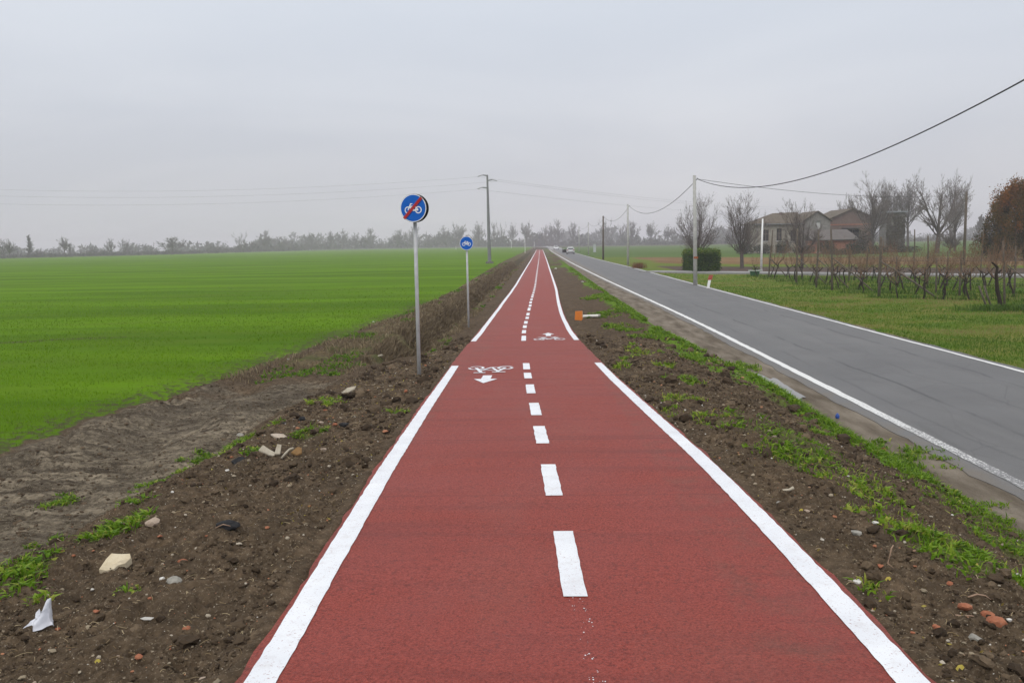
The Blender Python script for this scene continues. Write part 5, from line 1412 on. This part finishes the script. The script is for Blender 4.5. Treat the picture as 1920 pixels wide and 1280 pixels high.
# ------------------------------------------------------------------ clods, chips and litter in the soil
def ico(sub=1):
    import bmesh
    b = bmesh.new(); bmesh.ops.create_icosphere(b, subdivisions=sub, radius=1)
    v_ = np.array([q.co[:] for q in b.verts]); f = np.array([[q.index for q in t_.verts] for t_ in b.faces]); b.free(); return v_, f
I1, F1_ = ico(1); I2, F2_ = ico(2); I3, F3_ = ico(3)
def scatter_lumps(mb, P, size, R, V0, F0, flat=.75, tint=None):
    n_ = len(P); nv = len(V0)
    q = R.normal(0, 1, (n_, 4)); q /= np.linalg.norm(q, axis=1)[:, None]; a, b, c, d = q.T
    M_ = np.stack([1 - 2 * (c * c + d * d), 2 * (b * c - a * d), 2 * (b * d + a * c), 2 * (b * c + a * d), 1 - 2 * (b * b + d * d), 2 * (c * d - a * b), 2 * (b * d - a * c), 2 * (c * d + a * b), 1 - 2 * (b * b + c * c)], 1).reshape(n_, 3, 3)
    S_ = size[:, None] * R.uniform(.6, 1.25, (n_, 3))
    v_ = V0[None] * R.uniform(.72, 1.22, (n_, nv, 1)) * S_[:, None, :]
    v_ = np.einsum('nij,nvj->nvi', M_, v_); v_[:, :, 2] *= flat
    v_ += P[:, None, :]
    f = (F0[None] + (np.arange(n_) * nv)[:, None, None]).reshape(-1, F0.shape[1])
    mb.add(v_.reshape(-1, 3), f, np.repeat(R.random(n_) if tint is None else tint, nv))
def soil_pts(n_, y0=2.6, y1=22):
    y = logY(y0, y1, n_); s_ = R.random(n_) < .52
    pcx = path_x(y); x = np.where(s_, -3.3 + (pcx - 1.33 + 3.25) * R.random(n_), pcx + 1.33 + (verge_x(y) - .05 - pcx - 1.33) * R.random(n_))
    far_ = (y > 17) & s_; x = np.where(far_, pcx - 1.34 - R.random(n_) * .8, x)
    return x, y
SOILM = N('soil_clods'); v = SOILM.pos()
c = SOILM.ramp(SOILM.attr('tint'), [(0, (.034, .023, .015)), (.6, (.082, .058, .037)), (1, (.155, .112, .072))])
c = SOILM.mix(SOILM.ramp(SOILM.noise(v, 60, 4, .7), [(.4, 0), (.7, .6)]), c, (.045, .034, .024))
SOILM = SOILM.principled(c, .95, SOILM.bump(SOILM.noise(v, 90, 4), .8, .006), spec=.1)
m_ = MB(); x, y = soil_pts(46000); sz = .0045 * (1 - R.random(len(x))) ** -.42; sz = np.minimum(sz, .045) * np.clip(y / 6, .9, 2)
clmp = fbm(x * 1.7, y * 1.7, 3, 241); kp = clmp + R.normal(0, .1, len(x)) > .42; x, y, sz = x[kp], y[kp], sz[kp]
big_ = sz > .013
zz_ = gz(x, y)
scatter_lumps(m_, np.stack([x, y, zz_ + sz * .25], 1)[~big_], sz[~big_], R, I1, F1_)
scatter_lumps(m_, np.stack([x, y, zz_ + sz * .2], 1)[big_], sz[big_], R, I2, F2_)
# some spill on the track as well
x = R.uniform(-6.9, -3.3, 9000); y = logY(6.5, 19, 9000); sz = R.uniform(.008, .034, 9000) * R.random(9000) ** 2 + .006
scatter_lumps(m_, np.stack([x, y, gz(x, y) - sz * .25], 1), sz, R, I1, F1_, .6, R.uniform(.25, .95, len(x)))
tag(m_.build('soil_clods', SOILM, smooth=False), kind='stuff')
m_ = MB(); x, y = soil_pts(7500, 2.6, 20); sz = np.minimum(.0034 * (1 - R.random(len(x))) ** -.38, .018) * np.clip(y / 6, .9, 1.6)
scatter_lumps(m_, np.stack([x, y, gz(x, y) + sz * .5], 1), sz, R, I1, F1_, .6)
tag(m_.build('rubble_chips', leafmat('rubble_chips', [(0, (.26, .10, .055)), (.14, (.36, .17, .095)), (.2, (.20, .165, .115)), (.6, (.26, .21, .145)), (.93, (.38, .33, .26)), (1, (.56, .54, .50))], 0, .9)), kind='stuff')
# straw, rootlets and fallen yellow leaves
m_ = MB()
x, y = soil_pts(2600, 2.6, 20)
for i in range(len(x)):
    L_ = R.uniform(.012, .05) * R.uniform(.6, 1.8) * min(1.6, max(1, y[i] / 7)); a = R.uniform(0, 6.28); b = R.normal(0, .45); z = gz(x[i], y[i]) + .008
    t_ = np.linspace(-.5, .5, 4); pts = np.stack([x[i] + L_ * t_ * math.cos(a) - b * L_ * t_ ** 2 * math.sin(a), y[i] + L_ * t_ * math.sin(a) + b * L_ * t_ ** 2 * math.cos(a), z + .012 * R.random() * np.array([0, 1, 1.2, .3])], 1)
    m_.tube(pts, R.uniform(.0009, .0020) * max(1, y[i] / 8), 3, False, R.random())
tag(m_.build('straw', leafmat('straw', [(0, (.11, .075, .04)), (.5, (.24, .175, .095)), (1, (.42, .34, .21))], 0, .85)), kind='stuff')
m_ = MB(); x, y = soil_pts(1500, 3.2, 24); kp = fbm(x * .8, y * .5, 3, 251) > .47; x, y = x[kp], y[kp]
P = np.stack([x, y, gz(x, y) + .012], 1); cards(m_, P, R.uniform(.008, .017, len(x)) * np.clip(y / 8, .8, 1.5), R, R.random(len(x)), .0)
tag(m_.build('fallen_leaves', leafmat('fallen_leaves', [(0, (.13, .085, .03)), (.5, (.26, .20, .05)), (1, (.42, .36, .09))], .2, .8)), kind='stuff')

# ------------------------------------------------------------------ single pieces one can point at
CREAM = mottled('cream_stone', (.50, .41, .27), (.62, .54, .40), 14, .85, 0, .2, .5, .01)
BRICKF = mottled('brick_fragment', (.25, .085, .045), (.36, .15, .085), 30, .9, 0, .15, .6, .004)
GREYST = mottled('grey_stone', (.20, .19, .165), (.33, .31, .27), 30, .9, 0, .2, .6, .004)
PINKST = mottled('pinkish_stone', (.30, .225, .17), (.40, .32, .25), 30, .9, 0, .2, .6, .004)
WHITEST = mottled('white_stone', (.50, .48, .44), (.66, .64, .60), 30, .8, 0, .25, .4, .003)
CHAR = mottled('charcoal', (.012, .012, .013), (.035, .034, .036), 40, .9, 0, .2, .8, .006)
YELL = mottled('yellow_leaf', (.38, .30, .05), (.52, .42, .09), 40, .7)
RED_L = mottled('red_leaf', (.12, .03, .02), (.2, .055, .03), 40, .7)
BAG = N('thin_plastic'); BAG = BAG.principled((.62, .63, .68), .35, spec=.5)
PALEW = mottled('weathered_wood', (.36, .31, .23), (.52, .47, .38), 18, .85, 0, .2, .5, .004)
BROWNW = mottled('brown_bark_scrap', (.20, .115, .045), (.30, .18, .08), 18, .85, 0, .2, .5, .004)
ROOT = mottled('root', (.26, .165, .11), (.40, .28, .2), 30, .85)
def lump(px, py, wpx, hpx, name, label, cat, mat, group=None, flat=None, seed=None, ang_=.6, V0=None, F0=None):
    R = np.random.default_rng(seed or int(px * 7 + py)); g = on_ground(px, py + hpx * .35); w_ = wpx / F * g[1] / 2
    V0, F0 = (I2, F2_) if V0 is None else (V0, F0)
    n0 = fbm(V0[:, 0] * 1.3 + px, V0[:, 1] * 1.3 + V0[:, 2] * 1.1, 3, int(py)) - .5
    v_ = V0 * (1 + n0[:, None] * .9)
    for i in range(7):                                  # chip flat faces off it
        d = R.normal(0, 1, 3); d /= np.linalg.norm(d); k = v_ @ d; c_ = R.uniform(.55, .85); v_ = v_ - np.maximum(k - c_, 0)[:, None] * d
    asp = R.uniform(.7, 1.0)
    hz_ = (flat if flat else .62) * w_
    v_ = v_ * np.array([w_ * 1.05, w_ * asp * 1.05, hz_])
    a = R.uniform(-ang_, ang_); v_ = np.stack([v_[:, 0] * math.cos(a) - v_[:, 1] * math.sin(a), v_[:, 0] * math.sin(a) + v_[:, 1] * math.cos(a), v_[:, 2]], 1)
    z = ground_z(g[0], g[1])
    o = MB().add(v_, F0).build(name, mat, None, False, (g[0], g[1], z + hz_ * .45)); tag(o, label, cat, group); return o
BRK = 'brick fragments in the soil'; STN = 'stones in the soil'
# the flat cream slab, tilted to the viewer
g = on_ground(208, 1084); w_ = 54 / F * g[1]
out = np.array([(-.5, -.42), (-.44, .18), (-.34, .48), (.05, .52), (.40, .38), (.50, .14), (.36, -.08), (.14, -.22), (.05, -.40), (-.22, -.46)]) * w_ * np.array([1, .92])
k = len(out); Rr_ = np.random.default_rng(2)
top_ = np.c_[out[:, 0], out[:, 1] * .80, out[:, 1] * .46 + .04 + Rr_.normal(0, .004, k)]; bot_ = top_ * np.array([1.03, 1.03, 1]) - np.array([0, -.01, .035])
inn = np.c_[out[:, 0] * .55, out[:, 1] * .44, out[:, 1] * .25 + .052 + Rr_.normal(0, .004, k)]
f = [tuple(range(2 * k, 3 * k))] + [(i, (i + 1) % k, 2 * k + (i + 1) % k, 2 * k + i) for i in range(k)] + [(k + i, k + (i + 1) % k, (i + 1) % k, i) for i in range(k)]
o = MB().add(np.concatenate([top_, bot_, inn]), f).build('stone_slab', CREAM, None, False, (g[0], g[1] + .07, ground_z(g[0], g[1]) + .02)); tag(o, 'large flat cream coloured stone slab on the dark soil at lower left', 'stone')
# plastic scrap
g = on_ground(70, 1184); u = g[1] / F
R = np.random.default_rng(8); gx, gy_ = np.meshgrid(np.linspace(0, 1, 14), np.linspace(0, 1, 14))
X_ = (gx - .5) * 62 * u * (1 - .55 * gy_) + 5 * u * gy_; Zs = gy_ * 46 * u * np.clip(1.25 - np.abs(gx - .62) * 1.5, .2, 1); Yy = .035 * np.sin(gx * 9 + 2 * gy_) + .03 * (fbm(gx * 4, gy_ * 4, 3, 5) - .5) + .06 * gy_
Zs = Zs * (1 - .45 * (np.abs(gx - .42) < .09) * gy_) + .012 * fbm(gx * 6, gy_ * 6, 2, 6)
ii = (np.arange(13)[:, None] * 14 + np.arange(13)[None, :]).ravel()
o = MB().add(np.stack([X_, Yy, Zs], -1).reshape(-1, 3), np.stack([ii, ii + 1, ii + 15, ii + 14], 1)).build('plastic_scrap', BAG, None, True, (g[0], g[1], ground_z(g[0], g[1]))); tag(o, 'crumpled whitish plastic scrap in the lower left corner', 'plastic scrap')
for a in ((287, 982, 30, 18, 'stone', 'rounded pinkish beige stone above the cream slab', 'stone', PINKST, STN), (327, 1094, 30, 16, 'stone', 'dull greenish grey stone right of the cream slab', 'stone', GREYST, STN), (304, 1080, 13, 10, 'stone', 'small white stone just left of the dull grey one', 'stone', WHITEST, STN),
          (428, 987, 48, 20, 'charcoal_lump', 'blackened lump lying among the soil left of the path', 'lump', CHAR, None), (449, 863, 30, 11, 'charcoal_lump', 'dark lump left of the pale wood scraps', 'lump', CHAR, None), (645, 795, 22, 16, 'charcoal_lump', 'dark lump beside the orange stone left of the path', 'lump', CHAR, None), (567, 790, 17, 9, 'charcoal_lump', 'flat dark lump above the grass tuft left of the path', 'lump', CHAR, None), (535, 793, 15, 10, 'charcoal_lump', 'small dark lump touching a white pebble', 'lump', CHAR, None),
          (300, 1012, 9, 10, 'brick_fragment', 'small orange brick piece below the rounded pinkish stone', 'brick piece', BRICKF, BRK), (342, 1047, 18, 10, 'brick_fragment', 'red brick piece up right of the dull grey stone', 'brick piece', BRICKF, BRK), (282, 1126, 13, 15, 'brick_fragment', 'dull red brick piece below right of the cream slab', 'brick piece', BRICKF, BRK), (181, 1151, 15, 8, 'brick_fragment', 'orange brick chip below the cream slab', 'brick piece', BRICKF, BRK),
          (109, 1172, 12, 7, 'brick_fragment', 'orange chip touching the plastic scrap', 'brick piece', BRICKF, BRK), (75, 1207, 8, 12, 'brick_fragment', 'upright brick chip below the plastic scrap', 'brick piece', BRICKF, BRK), (350, 1190, 17, 11, 'brick_fragment', 'orange brick chip nearest the path edge at lower left', 'brick piece', BRICKF, BRK), (266, 1225, 15, 11, 'brick_fragment', 'upper orange brick chip of two near the bottom left', 'brick piece', BRICKF, BRK),
          (261, 1239, 20, 9, 'brick_fragment', 'lower flat orange brick chip of two near the bottom left', 'brick piece', BRICKF, BRK), (219, 1219, 15, 8, 'stone', 'tan pebble left of the two orange brick chips', 'stone', PINKST, STN), (65, 1272, 10, 10, 'stone', 'pink pebble at the bottom left edge of the photo', 'stone', PINKST, STN), (381, 1272, 24, 15, 'stone', 'porous tan stone at the bottom edge beside the path', 'stone', PINKST, STN),
          (137, 985, 12, 8, 'brick_fragment', 'orange chip at the crest of the bank left of the weeds', 'brick piece', BRICKF, BRK), (171, 1001, 11, 7, 'brick_fragment', 'pinkish red chip between the two weed clumps on the left bank', 'brick piece', BRICKF, BRK), (607, 845, 14, 7, 'stone', 'beige oblong stone right of the brown bark scrap', 'stone', PINKST, STN), (628, 798, 11, 8, 'brick_fragment', 'orange stone left of a dark lump near the path', 'brick piece', BRICKF, BRK), (601, 798, 14, 6, 'stone', 'flat tan stone above the grass tuft', 'stone', PINKST, STN),
          (452, 816, 17, 9, 'stone', 'grey stone behind the bright weed clump on the left bank', 'stone', GREYST, STN), (538, 797, 9, 7, 'stone', 'white pebble beside the small dark lump', 'stone', WHITEST, STN), (552, 811, 11, 7, 'stone', 'small pale triangular stone left of the grass tuft', 'stone', WHITEST, STN),
          (1606, 1089, 17, 19, 'stone', 'angular white stone beside the right edge of the path', 'stone', WHITEST, STN), (1650, 1072, 14, 15, 'brick_fragment', 'orange brick piece right of the angular white stone', 'brick piece', BRICKF, BRK), (1622, 1065, 18, 11, 'brick_fragment', 'half buried brick piece above the angular white stone', 'brick piece', BRICKF, BRK), (1782, 1096, 17, 15, 'brick_fragment', 'brick piece below the right hand weed patch', 'brick piece', BRICKF, BRK),
          (1807, 1145, 26, 11, 'brick_fragment', 'long flat brick piece left of the big one on the right', 'brick piece', BRICKF, BRK), (1852, 1157, 27, 11, 'brick_fragment', 'flat brick piece directly above the big one on the right', 'brick piece', BRICKF, BRK), (1869, 1176, 34, 20, 'brick_fragment', 'biggest red brick piece at lower right', 'brick piece', BRICKF, BRK), (1827, 1189, 32, 23, 'stone', 'grey rock with orange side left of the biggest brick piece', 'stone', GREYST, STN),
          (1754, 1193, 18, 15, 'brick_fragment', 'round edged brick piece near the lower right path edge', 'brick piece', BRICKF, BRK), (1712, 1189, 10, 15, 'brick_fragment', 'narrow upright brick piece nearest the right path edge', 'brick piece', BRICKF, BRK), (1774, 1224, 13, 9, 'stone', 'white pebble below the round edged brick piece', 'stone', WHITEST, STN), (1892, 1175, 12, 12, 'stone', 'white pebble right of the biggest brick piece', 'stone', WHITEST, STN),
          (1605, 1003, 20, 9, 'stone', 'flat grey stone in the right verge beyond the white stone', 'stone', GREYST, STN), (1460, 942, 13, 10, 'stone', 'grey stone below the bone like stick', 'stone', GREYST, STN), (1513, 962, 13, 9, 'stone', 'pale tan stone by the right path edge past the bone like stick', 'stone', PINKST, STN), (1640, 985, 12, 6, 'stone', 'small pale flat stone in the middle of the right verge', 'stone', WHITEST, STN)):
    lump(*a[:8], group=a[8])
def bent(px, py, pts, r, name, label, cat, mat, group=None, sides=6):
    g = on_ground(px, py); u = g[1] / F; z = ground_z(g[0], g[1])
    p = np.array(pts, float) * u; o = MB().tube(p, np.asarray(r) * u, sides).build(name, mat, None, True, (g[0], g[1], z + .012)); tag(o, label, cat, group); return o
# pale splintered wood and bark by the weeds on the left bank
def board(px, py, q, th, name, label, cat, mat):
    g = on_ground(px, py); u = g[1] / F; z = ground_z(g[0], g[1]); q = np.array(q, float) * u
    c_ = q; k = len(c_); nn = np.array([0, -.3, 1.0]) * th * u
    o = MB().add(np.concatenate([c_, c_ + nn]), [tuple(range(k)), tuple(range(k, 2 * k))] + [(i, (i + 1) % k, k + (i + 1) % k, k + i) for i in range(k)]).build(name, mat, None, False, (g[0], g[1], z + .01)); tag(o, label, cat, 'wood scraps on the left bank'); return o
board(505, 862, [(-20, 0, 8), (-12, 4, 17), (2, 2, 8), (14, 0, 2), (12, -4, -3), (0, -3, 0)], 2.5, 'wood_scrap', 'pale splintered wood scrap lying left, the longest of the group', 'wood scrap', PALEW)
board(520, 862, [(-5, 0, 2), (6, 0, 2), (7, 8, 18), (-1, 8, 19)], 2.5, 'wood_scrap', 'pale short wood scrap standing upright in the middle of the group', 'wood scrap', PALEW)
bent(534, 862, [(-6, 0, 0), (2, 3, 10), (9, 5, 17), (16, 6, 19)], [3, 2.6, 2.2, 2], 'stick', 'forked pale stick right of the upright wood scrap', 'stick', PALEW)
board(556, 858, [(-10, 0, 4), (2, 4, 14), (10, 3, 12), (11, 0, 3), (2, -3, 0)], 3, 'bark_scrap', 'curled orange brown bark scrap beside the pale wood', 'bark', BROWNW)
board(524, 825, [(-17, 2, 5), (-6, 2, 6), (8, 2, 5), (16, 0, -1), (2, -3, -2), (-8, -2, 0)], 3, 'rubble_piece', 'pale broken plaster piece behind the upright wood scrap', 'rubble', mottled('plaster', (.44, .36, .28), (.58, .50, .42), 22, .9, 0, .2, .6, .006))
board(654, 740, [(-14, 3, -2), (-3, 3, 7), (14, 4, 10), (11, 0, 5), (-2, -2, -1)], 2, 'wood_scrap', 'long pale splinters lying on the bank near the crossed sign', 'wood scrap', PALEW)
board(712, 671, [(-7, 1, 0), (4, 1, 3), (7, 0, 2), (-4, -1, -1)], 2, 'wood_scrap', 'small pale chip far up the left bank near the ditch', 'wood scrap', PALEW)
board(276, 1168, [(-14, 1, 2), (-4, 1, 5), (14, 1, 4), (8, -1, 0), (-6, -1, 0)], 1.2, 'shell_fragment', 'flat white shard above the two orange brick chips', 'shard', WHITEST)
bent(1475, 928, [(-20, 0, 1), (-8, 2, 3), (6, 3, 4), (14, 4, 8)], [2.6, 2.4, 2.6, 3.2], 'stick', 'bone like pale stick on the right verge', 'stick', PALEW)
bent(1668, 1080, [(6, 0, 0), (-3, 4, 8), (2, 6, 22), (5, 8, 36), (9, 9, 42)], [1.2, 1.3, 1.4, 1.6, 1.0], 'root', 'thin reddish root standing up from the soil on the right verge', 'root', ROOT)
bent(1815, 1160, [(-24, 0, 3), (-12, 2, 1), (6, 2, 1), (24, 0, -2)], [2.0, 1.6, 1.4, .9], 'root', 'pale thin root lying in front of the brick pieces', 'root', ROOT)
bent(1840, 1132, [(-26, 0, 0), (-8, 2, 5), (8, 2, 2), (18, 0, -5)], [1.6, 1.8, 1.4, .9], 'root', 'pale curved root above the brick pieces at right', 'root', ROOT)
bent(1616, 859, [(-8, 1, 2), (-4, -1, -1), (4, -1, -1), (8, 1, 3)], [.9, .9, .9, .9], 'wire_scrap', 'white curved scrap beside the big green clump', 'scrap', WHITEPL)
bent(420, 1000, [(-16, 0, 0), (-2, 3, 6), (12, 4, 2)], [1.0, 1.1, .8], 'root', 'curved rootlet below the blackened lump left of the path', 'root', ROOT)
def leaf(px, py, spx, label, mat):
    g = on_ground(px, py); u = g[1] / F * spx; q = np.array([(-.5, 0, .1), (-.2, .1, .45), (.25, .12, .5), (.5, .1, .2), (.2, -.05, -.05), (-.1, 0, .2), (-.3, -.05, -.15)]) * u
    o = MB().add(q, [(0, 1, 5), (1, 2, 5), (2, 3, 4), (2, 4, 5), (5, 6, 0)]).build('leaf', mat, None, False, (g[0], g[1], ground_z(g[0], g[1]) + .014)); tag(o, label, 'leaf', 'single fallen leaves')
leaf(1800, 1264, 18, 'yellow curled leaf at the bottom right', YELL); leaf(1665, 1102, 13, 'yellow leaf under the reddish root on the right verge', YELL); leaf(184, 1257, 13, 'yellow leaf at the bottom left', YELL); leaf(1656, 848, 14, 'dark red leaf in the big green clump', RED_L); leaf(1502, 971, 8, 'small yellow leaf by the right path edge', YELL)
g = on_ground(1570, 787); u = g[1] / F
o = MB().lathe([(0, 0), (3.4, 0), (3.8, 2.5), (3.8, 6), (2.2, 8), (1.4, 10), (0, 10)], sides=12)
o.v = [q * u for q in o.v]; o = o.build('bottle_cap', mottled('blue_plastic', (.02, .06, .26), (.03, .09, .34), 9, .4), None, True, (g[0], g[1], ground_z(g[0], g[1]) + .02)); tag(o, 'small blue plastic litter in the grass at the road edge', 'litter')
for px, py, w_, lab in ((1190, 551, 8, 'flat white scrap on the road shoulder below the other one'), (1156, 545, 9, 'flat white scrap on the road shoulder opposite the white pipe')): pass
for px, py, w_, h_, lab in ((1042, 503, 5, 3, 'tiny white litter on the verge far down the path'), (1092, 528, 5, 3, 'white litter at the start of the green verge'), (700, 603, 4, 3, 'white stone at the field edge left of the crossed sign pole'), (540, 676, 6, 4, 'white stone on the field edge above the dark soil')):
    lump(px, py, w_, h_, 'litter' if 'litter' in lab else 'stone', lab, 'litter' if 'litter' in lab else 'stone', WHITEST, None)
